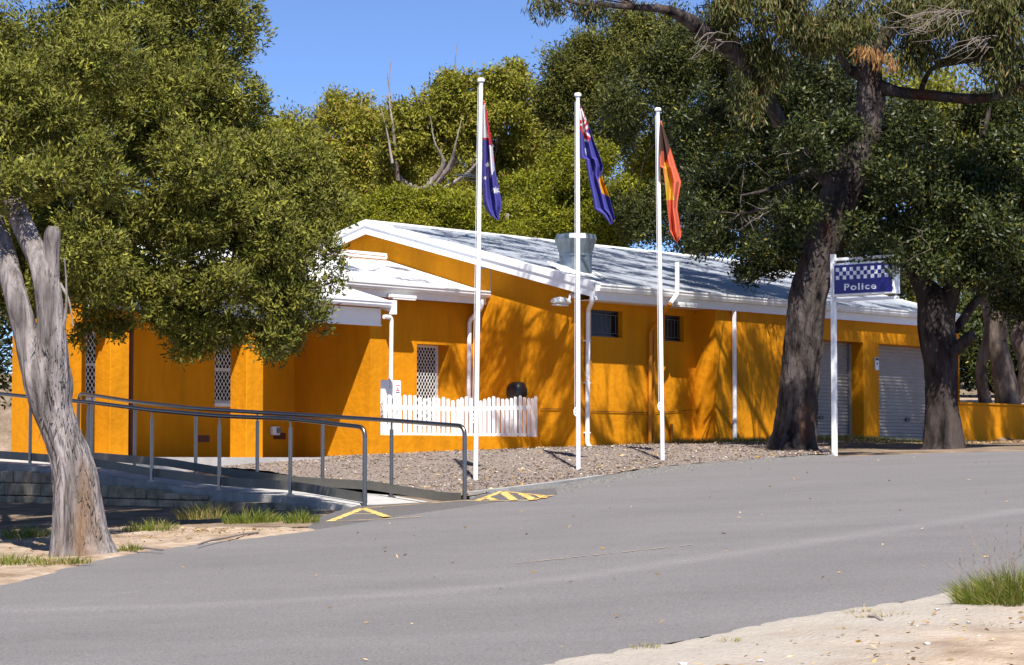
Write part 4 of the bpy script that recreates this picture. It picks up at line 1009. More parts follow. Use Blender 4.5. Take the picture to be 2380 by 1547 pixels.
limb(mb, [(100, 835, 102, TY), (108, 870, 112, TY), (114, 900, 108, TY), (122, 947, 92, TY), (142, 1002, 88, TY), (163, 1057, 96, TY), (177, 1111, 104, TY), (182, 1166, 112, TY), (186, 1221, 124, TY), (190, 1265, 138, TY), (193, 1300, 152, TY), (194, 1345, 176, TY)], 190, 110, flare(dsp1, .74, 7, .5))
limb(mb, [(-30, 470, 44, TY+.5), (2, 560, 48, TY+.25), (35, 680, 54, TY), (62, 780, 60, TY), (88, 860, 76, TY), (112, 940, 74, TY+.03)], 90, 40, dsp)
limb(mb, [(20, 440, 46, TY+.5), (42, 500, 50, TY+.3), (74, 570, 52, TY+.12), (105, 640, 60, TY), (118, 730, 62, TY-.03), (120, 810, 72, TY-.02), (122, 900, 84, TY)], 100, 44, dsp)
limb(mb, [(125, 528, 26, TY-.03), (122, 545, 38, TY-.02), (120, 590, 38, TY), (116, 660, 46, TY)], 40, 26, dsp)
limb(mb, [(150, 600, 3, TY-.1), (155, 690, 6, TY-.1), (148, 760, 9, TY-.06), (135, 800, 14, TY)], 24, 8)
limb(mb, [(170, 760, 3, TY-.12), (160, 700, 5, TY-.1), (140, 660, 8, TY)], 16, 8)
#limb(mb, [(320, 620, 9, 17.50), (250, 600, 14, 17.30), (180, 550, 20, 16.10), (90, 470, 28, 14.00), (20, 430, 40, 12.95)], 30, 12)
limb(mb, [(560, 540, 6, 17.80), (430, 480, 12, 17.70), (280, 420, 20, 17.50), (140, 390, 28, 16.80), (30, 430, 42, 12.95)], 30, 12)
limb(mb, [(400, 150, 8, 18.40), (300, 200, 14, 18.20), (180, 300, 22, 17.80), (60, 380, 32, 16.80), (10, 430, 42, 12.95)], 30, 12)
limb(mb, [(-60, 0, 12, 17.80), (-40, 200, 22, 17.50), (-30, 360, 32, 16.10), (-30, 470, 44, 12.9)], 24, 12)
#limb(mb, [(640, 800, 3, 16.10), (620, 760, 5, 16.10), (570, 690, 8, 16.45), (480, 560, 12, 16.80)], 24, 8)
mb.v = [tuple(np.array(v)-T1b) for v in mb.v]
mb.build('trunk', M['bark_pale'], T1, True)
# loose strips of bark on the trunk
rng = np.random.default_rng(4); pe = MB()
for k in range(520):
    t_ = rng.random(); py = 640+640*t_; cx = np.interp(py, [640, 730, 850, 905, 1000, 1100, 1200, 1300], [105, 116, 105, 115, 141, 175, 184, 193]); hw = np.interp(py, [640, 730, 850, 905, 1100, 1200, 1300], [30, 31, 54, 52, 51, 58, 76])
    a = rng.uniform(-1.5, .9)
    c_ = at(cx+hw*math.sin(a)*1.03, py, TY-hw*dep(TY)/FPX*math.cos(a)*1.03); L_ = rng.uniform(.04, .17); w_ = rng.uniform(.003, .008)
    out = np.array((math.sin(a), -math.cos(a), 0)); tan = np.array((math.cos(a), math.sin(a), 0)); sg = rng.choice((-1, 1))
    lean = .18*rng.normal()
    p0 = c_; p1 = c_+np.array((lean*L_*.5, 0, sg*L_*.5))+out*.004; p2 = c_+np.array((lean*L_, 0, sg*L_))+out*rng.uniform(.002, .018)
    pe.add([p0-tan*w_, p0+tan*w_, p1+tan*w_*.8, p1-tan*w_*.8, p2+tan*w_*.2, p2-tan*w_*.2], [(0, 1, 2, 3), (3, 2, 4, 5)])
pe.v = [tuple(np.array(v)-T1b) for v in pe.v]
pe.build('peeling_bark', M['bark_pale'], T1)
lob1 = [(330, 110, 250, 190, 14.6), (120, 60, 220, 200, 13.7), (490, 220, 130, 150, 14.6), (50, 260, 170, 150, 13.3), (300, 290, 170, 130, 13.8), (190, 385, 120, 100, 13.2), (60, 400, 90, 60, 12.75, .35), (-40, 330, 120, 120, 13.0), (530, 90, 85, 130, 15.0), (-140, 150, 200, 260, 14.5), (-110, 420, 120, 100, 12.9), (420, 330, 130, 110, 14.6),
        (560, 470, 170, 140, 13.9), (650, 540, 160, 180, 13.7), (490, 590, 190, 150, 13.4), (400, 650, 140, 110, 13.2), (560, 700, 150, 110, 13.4), (705, 650, 95, 120, 13.7), (430, 770, 80, 60, 13.3), (650, 780, 55, 60, 13.5), (690, 420, 105, 110, 14.2), (225, 755, 75, 55, 13.6), (560, 760, 60, 45, 13.5),
        (240, 560, 140, 110, 15.0), (150, 660, 110, 80, 14.6), (300, 660, 110, 90, 14.4), (20, 580, 100, 130, 14.6), (180, 600, 130, 120, 14.0), (60, 700, 60, 70, 14.6), (-4.6, 29.8, 7.6, 1.6, 1.5, 1.2, 1), (-3, 30, 7.2, 1.3, 1.3, 1, 1), (-6, 29.6, 7, 1.4, 1.5, 1.3, 1), (-4.2, 30.5, 9.2, 1.6, 1.5, 1.2, 1), (-6.6, 29.6, 9, 1.4, 1.4, 1.2, 1), (-6.9, 29.6, 4.8, 1.2, 1.3, 1.2, 1), (-7.6, 29, 3.2, 1, 1.2, 1, 1), (-7.7, 27, 1.9, 1.2, 1.5, 1.3, 1), (-8.3, 30.5, 2.4, 1.4, 1.8, 1.6, 1), (-9, 33.5, 3, 1.5, 2, 1.7, 1), (330, 230, 170, 150, 17), (450, 430, 140, 150, 16.2), (560, 520, 130, 140, 16.6), (150, 420, 140, 140, 17), (300, 560, 130, 120, 16.4), (420, 120, 180, 150, 18.6), (230, 150, 180, 170, 19), (600, 390, 90, 80, 18.4), (100, 560, 130, 130, 17.5), (480, 300, 130, 130, 18.6), (60, 250, 170, 200, 18.5), (400, 620, 110, 80, 15.6), (0, 640, 90, 90, 16), (740, 470, 80, 110, 17.2), (760, 590, 62, 100, 17), (700, 720, 70, 80, 16.8), (640, 790, 55, 55, 16.6), (430, 790, 70, 50, 16.6), (690, 370, 90, 70, 17.4), (560, 380, 110, 80, 17.2), (15, 420, 75, 45, 12.3, .3), (-30, 470, 50, 40, 12.3, .25), (110, 425, 70, 40, 12.5, .3), (330, -190, 300, 170, 19), (0, -230, 280, 170, 18.4)]  # world-coordinate lobes: unseen foliage added to shade the ramp and left ground
lob1 = [q if len(q) == 7 or q[4] > 15.6 or (q[0] < 210 and q[4] < 13.4) or (q[0] < 120 and q[4] < 12.6) else (*q[:4], q[4]+(3.2 if q[0] > 200 else 1.6), *q[5:]) for q in lob1]
f1, L1 = foliage('crown', lob1, 44000, 19, .066, .021, .042, L_tea, T1, up=.5, shell=.09, seed=1, face=2.6, sub=10, subr=(.26, .44), shrink=.56, bumpy=.2, hue=.45, cc=.08, spread=.6, follow=.7)
# --- big dark barked gum beside the garage doors
YC = 23.7
T2b = at(1850, 1040, 23.7); T2b[2] = float(G(T2b[0], T2b[1]))
T2 = thing('gum_tree', 'huge dark gum tree with a rough fissured trunk beside the police sign', 'tree', T2b)
GY = 23.7
mb = MB(); dsp = rough(2.6, .2, .35, .16)
def dsp2(p, d, t):
    a = math.atan2(d[1], d[0]); q = Vector((d[0]*1.5, d[1]*1.5, p[2]*.6)); q2 = Vector((d[0]*5+p[2]*.5, d[1]*5, p[2]*1.6)); q3 = Vector((d[0]*9, d[1]*9, p[2]*4.5))
    return 1+.13*noise.noise(q)-.16*(1-abs(noise.noise(q2)*2.2))**2*.6+.06*noise.noise(q3)+.3*max(0, (.09-t)/.09)**1.5*(.4+.6*math.sin(a*3+1))
limb(mb, [(1846, 1060, 165, GY), (1846, 1040, 126, GY), (1852, 1000, 104, GY), (1860, 900, 93, GY), (1868, 800, 92, GY), (1876, 700, 90, GY), (1898, 620, 88, GY), (1922, 540, 86, GY), (1955, 450, 92, GY), (1985, 380, 88, GY), (2008, 310, 78, GY), (2022, 240, 66, GY), (2020, 190, 58, GY), (2030, 130, 46, GY+.1), (2060, 80, 40, GY+.2), (2100, 20, 34, GY+.3), (2120, -80, 28, GY), (2100, -200, 16, GY-.5)], 240, 72, dsp2)
for rows in ([(2030, 200, 40, GY), (2092, 215, 27, GY-.2), (2160, 222, 25, GY-.4), (2258, 230, 23, GY-.8), (2325, 222, 20, GY-1.1), (2390, 198, 18, GY-1.4), (2520, 150, 12, GY-2)],
             [(2138, 224, 16, GY-.3), (2148, 190, 13, GY-.3), (2168, 160, 12, GY-.4), (2215, 140, 26, GY-.5), (2280, 128, 30, GY-.7), (2340, 126, 28, GY-.9), (2400, 110, 24, GY-1)],
             [(2012, 178, 40, GY), (1975, 163, 24, GY-.2), (1958, 140, 17, GY-.3), (1942, 110, 14, GY-.4), (1912, 86, 12, GY-.6), (1872, 62, 8, GY-.8), (1830, 10, 5, GY-1.2)],
             [(1965, 455, 46, GY), (1900, 395, 36, GY-.2), (1830, 310, 34, GY-.6), (1782, 228, 34, GY-.9), (1742, 165, 34, GY-1.3), (1706, 124, 38, GY-1.6), (1672, 98, 38, GY-2), (1635, 74, 36, GY-2.3), (1600, 48, 32, GY-2.6), (1550, 24, 22, GY-2.9), (1480, 18, 15, GY-3.2), (1400, 12, 11, GY-3.4), (1320, 2, 8, GY-3.6), (1230, -60, 4, GY-3.8)],
             [(1715, 118, 24, GY-1.6), (1690, 60, 22, GY-1.7), (1700, 0, 20, GY-1.8), (1680, -80, 16, GY-2), (1600, -180, 10, GY-2.2), (1400, -260, 6, GY-2)],
             [(1480, 18, 10, GY-3.2), (1400, -40, 8, GY-2.6), (1280, -100, 6, GY-2), (1100, -150, 4, GY-1)],
             [(1980, 383, 18, GY), (1897, 392, 14, GY-.3), (1829, 426, 11, GY-.6), (1772, 445, 8, GY-.8), (1720, 455, 4, GY-1)],
             [(2000, 385, 22, GY), (2060, 395, 16, GY-.2), (2110, 412, 12, GY-.5)],
             [(2100, 10, 24, GY), (1950, -120, 14, GY-.8), (1700, -200, 9, GY-1), (1350, -230, 5, GY)]):
    limb(mb, rows, 50, 16, rough(4, .12, .6))
mb.v = [tuple(np.array(v)-T2b) for v in mb.v]; mb.build('trunk', M['bark_dark'], T2, True)
lob2 = [(1800, 30, 110, 80, 22), (1930, 60, 120, 80, 22.6), (2080, 30, 130, 60, 23), (2230, 50, 120, 80, 22.6), (2340, 130, 70, 110, 22.4), (2330, 20, 100, 70, 22), (1680, 10, 80, 60, 21.5), (1780, 130, 60, 70, 22.2), (1740, 230, 40, 60, 22.3), (1380, 20, 60, 22, 20.4), (1270, 8, 40, 26, 20.2), (2130, 110, 70, 50, 23)]
f2, L2 = foliage('crown', lob2, 2300, 15, .15, .026, .10, L_ovr, T2, up=-.2, droop=1.0, shell=.4, seed=2, bumpy=.3, hue=.35, cc=.12, spread=.45, follow=.2)
# high leafy boughs added above the view, up-sun of the surfaces they shade
RG2 = random.Random(21); lob2b = []
def bough(p, keep, rad=.62, tall=.5):
    if RG2.random() > keep: return
    rise = math.tan(SUN_E)*hl; d = max(2.2, (.1935*p[1]+.45-p[2])/(rise+.1935))+RG2.uniform(0, 1.1)
    lob2b.append((p[0]-SUN_H[0]*d+RG2.uniform(-.25, .25), p[1]-d, p[2]+rise*d, rad*RG2.uniform(.75, 1.25), rad*RG2.uniform(.7, 1.2), rad*tall*RG2.uniform(.7, 1.3), 1))
for si in np.arange(.4, S1, 1.25):
    for ri in np.arange(.2, RR, 1.15): bough(to_world(si, ri, roofz(ri)), 1, .76)
for ri in np.arange(.3, 4, .6):
    for zi in (.8, 1.9): bough(to_world(0, ri, zi), .8, .36, 2.2)
for si in np.arange(.5, S1+4, .95):
    for zi in (.5, 1.5): bough(to_world(si, 0, zi), .75 if si < 3 else .9, .27 if si < 3 else .4, 2.2)
for si in np.arange(6.5, S1+6, 1.2):
    for ri in (-2.2, -1, 0): bough(to_world(si, ri, .5), .75, .48, 1); bough(to_world(si, ri, 2.2), .75, .48, 1)
for si in np.arange(7.5, S1, .8):
    for zi in (1.3, 2.1): bough(to_world(si, SP, zi), 1, .55, 1)
for si in np.arange(S1, S1+6, .7): bough(to_world(si, SP, .5), 1, .55, 1.4)
for dx_ in (.0, .4, .8, 1.1):
    for dz_ in (1.4, 2.5, 3.1): bough(ps+np.array((dx_*.8, -dx_*.6, dz_)), .9, .34, 1.2)
for dx_ in (-.35, 0, .35):
    for dz_ in (.4, 1.2, 2, 2.8): bough(T2b+np.array((dx_, -.5, dz_)), .6, .26, 1.5)
for q_ in ((-1.2, RG+.6), (-2.2, RG+1.4), (-.6, RG+2)): bough(to_world(*q_, az(q_[1])), 1, .5)
f2b, L2b = foliage('shade_boughs', lob2b, len(lob2b)*52, 14, .14, .03, .075, L_ovr, T2, up=-.2, droop=1.0, shell=.45, seed=3, bumpy=.3, hue=.35, cc=.1, spread=.5, follow=.2, sub=4)
tw = MB(); hubs = [at(*p) for p in ((1800, 20, 22.4), (1940, 100, 23), (2060, 60, 23.6), (2220, 130, 23.1), (1700, 60, 22), (1480, 15, 20.5), (2100, -100, 23.4), (1600, -180, 21.5), (1350, -230, 21.5))]
twigs(tw, L2, hubs, 60, .016, rng, .7, kink=.12); twigs(tw, L2b, [np.array(b_[:3])+np.array((.3, .3, -.1)) for b_ in lob2b[::9]], 80, .03, rng, kink=.12); tw.v = [tuple(np.array(v)-T2b) for v in tw.v]; tw.build('branches', M['bark_mid'], T2, True)
# bare pale twigs among the leaves, one cluster each
for (x0, y0, x1, y1, n, Y) in ((2230, 25, 2130, 60, 16, 21.6), (2150, 60, 2090, 40, 14, 21.6), (1640, 90, 1620, 110, 12, 20.6), (2300, 90, 2240, 130, 12, 21.6), (1850, 330, 1835, 350, 12, 22.6), (1800, 480, 1770, 500, 12, 23), (2060, 400, 2080, 440, 8, 23)):
    tw = MB()
    for k in range(n):
        a = at(x0+rng.normal(0, 18), y0+rng.normal(0, 10), Y); b_ = at(x1+rng.normal(0, 38), y1+rng.normal(0, 26), Y+rng.normal(0, .3))
        tw.tube(spline([a, (a*2+b_)/3+rng.normal(0, .06, 3), (a+2*b_)/3+rng.normal(0, .09, 3), b_], 10), np.linspace(.008, .0025, 10), 4, False)
    tw.v = [tuple(np.array(v)-T2b) for v in tw.v]; tw.build('dead_twigs', M['twig'], T2, True)
foliage('dead_leaves', [(2010, 115, 30, 12, 22.2), (2050, 130, 24, 18, 22.2), (2075, 150, 10, 14, 22.2)], 42, 6, .15, .028, .06, L_dry, T2, up=-.3, droop=1.1, seed=4, spread=.35, follow=.1)

# --- dark broad-leaved tree behind the sign
YC = 24.1
T3b = at(2198, 1034, 24.1); T3b[2] = float(G(T3b[0], T3b[1]))
T3 = thing('fig_tree', 'dark broad leaved tree with a forked trunk in front of the second garage door', 'tree', T3b)
FY = 24.1; mb = MB(); dsp = rough(2.8, .14, .35, .06)
limb(mb, [(2192, 1052, 112, FY), (2192, 1030, 92, FY), (2190, 950, 76, FY), (2184, 850, 74, FY), (2172, 760, 76, FY), (2165, 700, 70, FY), (2135, 650, 40, FY+.1), (2100, 600, 32, FY+.2), (2080, 520, 24, FY+.3), (2050, 420, 16, FY+.4), (2000, 300, 8, FY+.5)], 120, 40, dsp)
limb(mb, [(2200, 1000, 46, FY), (2205, 850, 46, FY), (2198, 740, 46, FY-.05), (2215, 660, 42, FY), (2236, 590, 36, FY+.1), (2250, 480, 26, FY+.2), (2280, 350, 16, FY+.2), (2300, 250, 8, FY+.2)], 90, 28, dsp)
limb(mb, [(2200, 830, 30, FY-.1), (2235, 800, 30, FY-.25), (2262, 778, 26, FY-.4)], 20, 18, dsp)
limb(mb, [(2220, 770, 22, FY+.2), (2270, 700, 20, FY+.3), (2330, 660, 16, FY+.3), (2420, 620, 12, FY+.3)], 30, 12, dsp)
limb(mb, [(2100, 600, 20, FY+.2), (2000, 540, 14, FY+.5), (1850, 480, 10, FY+.8), (1700, 500, 6, FY+.7)], 30, 10)
mb.v = [tuple(np.array(v)-T3b) for v in mb.v]; mb.build('trunk', M['bark_black'], T3, True)
lob3 = [(1700, 420, 130, 110, 28.5), (1720, 555, 130, 50, 28), (1850, 250, 150, 110, 29), (1840, 400, 110, 120, 28.5), (2150, 330, 170, 130, 25.2), (2300, 430, 140, 150, 24.8), (2060, 500, 110, 100, 24.6), (2170, 560, 130, 70, 23.2), (2330, 290, 110, 90, 25), (1640, 300, 90, 110, 29.5), (1620, 520, 70, 70, 28), (2040, 578, 60, 24, 20.6), (2082, 612, 16, 38, 20.2), (2320, 580, 110, 90, 24), (2200, 450, 140, 100, 23.4), (1960, 560, 40, 30, 25.2), (1730, 640, 35, 30, 24), (1800, 615, 60, 30, 24.2), (2350, 700, 60, 60, 25.5), (2420, 500, 120, 200, 24), (1880, 330, 70, 60, 22.2), (2070, 420, 70, 60, 22.4), (1850, 500, 60, 50, 22.6), (2000, 540, 50, 40, 22.6), (2110, 320, 80, 50, 22.4), (2200, 620, 60, 40, 22.6), (1960, 300, 50, 40, 22.4), (2280, 640, 70, 50, 22.8), (1780, 590, 70, 40, 23), (1660, 560, 50, 40, 23.2), (2330, 540, 80, 60, 22.4)]
f3, L3 = foliage('crown', lob3, 18000, 9, .10, .04, .08, L_fig, T3, up=.5, shell=.34, seed=6, bumpy=.28, hue=.4, cc=.05, spread=.75, follow=.6)
tw = MB(); hubs = [at(*p) for p in ((2080, 520, 24.4), (2050, 420, 24.5), (2250, 480, 24.3), (2280, 350, 24.3), (1850, 480, 24.9), (1720, 500, 24.8), (2330, 660, 24.4), (1990, 380, 24.2))]
twigs(tw, L3, hubs, 50, .013, rng, .6, kink=.14); tw.v = [tuple(np.array(v)-T3b) for v in tw.v]; tw.build('branches', M['bark_mid'], T3, True)

# --- trees behind the building
def back_tree(kind, label, px, Y, lobes, limbs, lm, bm_, n, per, L, W, tr, seed, **k):
    global YC; YC = Y
    b0 = at(px, 1000, Y); b0[2] = float(G(b0[0], b0[1]))-.1
    T = thing(kind, label, 'tree', b0)
    mb = MB()
    for rows in limbs:
        rows = list(rows)
        if len(rows[0]) == 2: rows[0] = None
        limb(mb, rows, 40, 10, rough(2.5, .1, .5))
    f_, Lb = foliage('crown', lobes, n, per, L, W, tr, lm, T, seed=seed, **k)
    hubs = [at(r[0], r[1], r[3]) for rows in limbs for r in rows[:max(1, len(rows)//2)]]
    twigs(mb, Lb, hubs, 9, .03, np.random.default_rng(seed), .7, kink=.08)
    mb.v = [tuple(np.array(v)-b0) for v in mb.v]
    mb.build('trunk', bm_, T, True); return T
back_tree('gum_tree', 'olive gum tree with a rounded top showing just right of the big green crown', 700, 43, [(690, 350, 95, 85, 43), (640, 420, 90, 100, 43), (740, 430, 100, 110, 43), (700, 520, 150, 110, 42)], [[(690, 330, 6, 43), (690, 450, 14, 43), (705, 650, 22, 43), (705, 1040, 30, 43)]], L_gum, M['bark_grey'], 4600, 11, .16, .06, .16, 21, up=.1, droop=.2, hue=.6, bumpy=.25, shell=.3)
back_tree('gum_tree', 'thin topped gum tree with pale bare limbs left of the flags', 840, 41, [(800, 260, 70, 50, 41), (850, 330, 100, 80, 41), (770, 370, 80, 80, 41), (880, 410, 110, 80, 41), (840, 470, 140, 80, 41)], [[(845, 215, 3, 41), (835, 280, 7, 41), (850, 380, 12, 41), (870, 560, 18, 41), (860, 1040, 28, 41)], [(775, 240, 4, 41), (800, 300, 8, 41), (850, 400, 12, 41)]], L_gum, M['bark_grey'], 4400, 10, .15, .055, .12, 22, up=.1, droop=.3, hue=.75, bumpy=.35, shell=.3, cc=.2, sub=11, subr=(.2, .36), shrink=.45)
back_tree('gum_tree', 'spreading gum tree with crooked dark limbs behind the first flag', 1000, 37, [(985, 240, 75, 60, 37), (1060, 220, 60, 55, 37), (1170, 200, 65, 65, 37.5), (1130, 280, 100, 50, 37), (950, 310, 75, 60, 37), (1040, 320, 90, 60, 37.2), (1200, 330, 60, 60, 38), (920, 390, 50, 50, 37.5), (1160, 390, 70, 50, 38)],
          [[(1000, 215, 5, 37), (990, 300, 9, 37), (1010, 350, 14, 37), (1040, 390, 16, 37), (1000, 430, 20, 37), (990, 520, 24, 37), (990, 1040, 36, 37)], [(1180, 230, 4, 37), (1150, 310, 8, 37), (1080, 350, 11, 37), (1040, 395, 14, 37), (1000, 435, 16, 37)], [(1060, 150, 2, 37), (1060, 240, 6, 37), (1035, 330, 10, 37), (1040, 390, 13, 37)],
           [(900, 170, 2, 37), (915, 300, 7, 37), (910, 370, 11, 37), (935, 420, 13, 37), (990, 450, 16, 37)], [(1130, 350, 5, 36.6), (1090, 400, 8, 36.6), (1030, 440, 9, 36.7), (995, 470, 12, 37)], [(1062, 105, 1.5, 37), (1057, 160, 3, 37), (1060, 240, 5, 37), (1050, 330, 8, 37)], [(908, 140, 1.5, 36.5), (905, 230, 3.5, 36.5), (915, 310, 7, 36.5), (925, 420, 10, 36.8)], [(885, 250, 2, 36.4), (900, 310, 4, 36.4), (912, 380, 7, 36.4)], [(1000, 270, 1.5, 36), (1010, 330, 4, 36), (1030, 380, 10, 36.2), (1000, 430, 14, 36.4), (980, 440, 14, 36.6)], [(1075, 270, 1.5, 36), (1060, 330, 4, 36), (1045, 385, 10, 36.2), (1010, 432, 13, 36.4)]], L_gum, M['bark_grey'], 5000, 10, .15, .055, .11, 23, up=.1, droop=.3, hue=.6, bumpy=.4, shell=.3, cc=.12, sub=11, subr=(.2, .36), shrink=.45)
back_tree('pine_tree', 'tall bushy dark green tree rising highest behind the second flag', 1340, 46, [(1370, 110, 60, 55, 46), (1330, 180, 85, 75, 46), (1420, 200, 90, 90, 46), (1290, 230, 60, 60, 46), (1380, 290, 120, 90, 46), (1470, 100, 90, 90, 46), (1560, 130, 110, 110, 46)], [[(1370, 60, 4, 46), (1365, 200, 14, 46), (1370, 500, 28, 46), (1370, 1040, 40, 46)]], leaf_mat('pine_leaves', (.06, .072, .014), (.19, .18, .035), (.16, .13, .06), .6, .25, .15), M['bark_mid'], 6500, 11, .16, .05, .16, 24, up=.4, hue=.45, bumpy=.35, shell=.3)
back_tree('wattle_tree', 'yellow green tree in the gap between the first and second flags', 1265, 50, [(1260, 310, 75, 60, 50), (1240, 390, 90, 60, 50), (1310, 370, 70, 60, 50)], [[(1260, 280, 5, 50), (1262, 500, 16, 50), (1262, 1040, 26, 50)]], L_yel, M['bark_grey'], 3600, 11, .16, .065, .16, 25, up=.3, hue=.6, bumpy=.35)
back_tree('wattle_tree', 'bright yellow green tree behind the third flag', 1620, 48, [(1640, 330, 130, 80, 48), (1500, 370, 80, 60, 48), (1720, 280, 80, 80, 48), (1850, 300, 120, 90, 48), (1600, 430, 150, 70, 48)], [[(1640, 300, 5, 48), (1640, 500, 16, 48), (1640, 1040, 26, 48)]], L_bush, M['bark_grey'], 5000, 11, .17, .07, .17, 26, up=.3, hue=.8, bumpy=.35)
back_tree('bush', 'bright green rounded bush above the roof between the second and first flags', 1320, 35, [(1320, 420, 110, 100, 35), (1250, 490, 90, 90, 35), (1400, 480, 90, 90, 35), (1320, 530, 140, 70, 34.5), (1440, 540, 70, 60, 35)], [[(1320, 420, 5, 35), (1325, 600, 14, 35), (1325, 1040, 24, 35)]], L_bush, M['bark_grey'], 8500, 11, .1, .045, .09, 27, up=.5, hue=.45, bumpy=.22, shell=.22)
back_tree('gum_tree', 'broad yellow green tree line filling the gap low behind the first flagpole', 1090, 52, [(1090, 400, 150, 80, 52), (930, 420, 110, 70, 52), (1230, 430, 100, 70, 52), (1020, 340, 90, 50, 53), (760, 400, 110, 70, 53), (640, 360, 90, 70, 53)], [[(1090, 400, 6, 52), (1092, 600, 18, 52), (1090, 1040, 30, 52)]], L_gum, M['bark_grey'], 6500, 11, .17, .065, .18, 29, up=.2, hue=.75, bumpy=.35)
for i, (px, lab, lobs) in enumerate(((905, 'low bright green shrub peeking over the roof ridge at the left', [(900, 500, 90, 60, 34), (840, 540, 70, 70, 34), (960, 540, 70, 50, 34)]),
                     (1050, 'low bright green shrub over the roof behind the first flagpole', [(1040, 500, 85, 65, 34), (1110, 530, 80, 55, 34), (990, 540, 60, 40, 34)]),
                     (1180, 'low green shrub over the roof right of the first flag', [(1180, 530, 70, 50, 34.5), (1150, 560, 70, 40, 34)]))):
    back_tree('bush', lab, px, 34, lobs, [[(px, 500, 4, 34), (px+4, 650, 9, 34), (px, 1040, 14, 34)]], L_bush, M['bark_grey'], 5600, 11, .095, .042, .09, 30+i, up=.5, hue=.6, bumpy=.25, shell=.22)
back_tree('fig_tree', 'dark broad leaved tree spreading over the far roof behind the second and third flags', 1560, 33, [(1480, 210, 120, 110, 33), (1620, 150, 110, 110, 33), (1590, 290, 70, 50, 33), (1600, 430, 120, 90, 33), (1500, 500, 90, 70, 33.5), (1750, 200, 120, 120, 33), (1900, 150, 130, 110, 33), (1560, 560, 110, 40, 33)],
          [[(1560, 150, 6, 33), (1580, 300, 14, 33), (1600, 480, 22, 33), (1600, 1040, 36, 33)], [(1470, 220, 5, 33), (1530, 320, 10, 33), (1595, 470, 18, 33)]], leaf_mat('olive_broad_leaves', (.026, .034, .009), (.10, .105, .02), (.26, .22, .03), .5, .2, .2), M['bark_mid'], 7200, 9, .12, .045, .1, 40, up=.4, hue=.35, bumpy=.3, shell=.35)
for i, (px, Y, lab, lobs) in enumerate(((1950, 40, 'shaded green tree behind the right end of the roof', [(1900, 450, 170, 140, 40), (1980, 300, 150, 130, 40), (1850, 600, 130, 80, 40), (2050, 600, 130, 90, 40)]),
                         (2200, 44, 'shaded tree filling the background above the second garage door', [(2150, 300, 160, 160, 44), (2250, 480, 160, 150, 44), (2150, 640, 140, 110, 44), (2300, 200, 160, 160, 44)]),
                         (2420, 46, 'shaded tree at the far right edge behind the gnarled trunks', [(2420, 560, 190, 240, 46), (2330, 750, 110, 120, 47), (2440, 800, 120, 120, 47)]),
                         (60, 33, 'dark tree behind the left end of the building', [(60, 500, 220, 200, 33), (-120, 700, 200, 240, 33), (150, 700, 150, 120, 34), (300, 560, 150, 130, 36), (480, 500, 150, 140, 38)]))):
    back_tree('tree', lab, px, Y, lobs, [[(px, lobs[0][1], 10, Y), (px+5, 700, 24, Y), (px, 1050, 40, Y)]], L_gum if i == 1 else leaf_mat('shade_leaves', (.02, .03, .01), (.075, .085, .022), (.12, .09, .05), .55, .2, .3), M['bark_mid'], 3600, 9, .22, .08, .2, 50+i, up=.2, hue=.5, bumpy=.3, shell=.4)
back_tree('bush', 'dark shrubbery on the rise behind the gnarled trunks', 2330, 38, [(2300, 850, 90, 70, 38), (2390, 830, 90, 90, 38), (2260, 780, 80, 80, 39), (2350, 740, 100, 80, 40)], [[(2330, 800, 5, 38), (2332, 900, 9, 38), (2330, 1000, 14, 38)]], L_fig, M['bark_mid'], 2600, 9, .2, .08, .15, 59, up=.3, hue=.6, bumpy=.3)
# gnarled pale trunks at the far right
for i, (lab, rowss) in enumerate((('pale gnarled trunk with a sawn off limb behind the low orange wall', [[(2345, 960, 66, 31), (2335, 870, 52, 31), (2320, 790, 44, 31), (2330, 700, 50, 31), (2310, 640, 40, 31.2), (2290, 560, 26, 31.4), (2250, 480, 14, 31.6)], [(2328, 730, 30, 31), (2350, 715, 24, 30.7), (2362, 706, 24, 30.5)], [(2335, 720, 34, 31), (2365, 640, 30, 31.2), (2380, 560, 22, 31.4)]]),
                                  ('pale gnarled trunk leaning at the right picture edge', [[(2290, 940, 30, 33), (2280, 850, 26, 33), (2300, 760, 24, 33), (2280, 680, 20, 33), (2260, 600, 14, 33)], [(2395, 960, 60, 33), (2390, 840, 50, 33), (2370, 780, 40, 33), (2400, 700, 34, 33), (2440, 600, 22, 33)]]))):
    YC = rowss[0][0][3]
    b0 = at(rowss[0][0][0], rowss[0][0][1], rowss[0][0][3]); T = thing('gnarled_tree', lab, 'tree', b0); mb = MB()
    for rows in rowss: limb(mb, rows, 40, 18, rough(2.6, .2, .5))
    mb.v = [tuple(np.array(v)-b0) for v in mb.v]; mb.build('trunk', M['bark_mid'], T, True)  # brown bark darkens these pale trunks in place of cast shade
    foliage('crown', [(rowss[0][-1][0], rowss[0][-1][1]-60, 130, 90, 32), (2400, 480, 120, 90, 32)], 700, 9, .16, .06, .14, L_fig, T, seed=60+i, bumpy=.3, shell=.4)

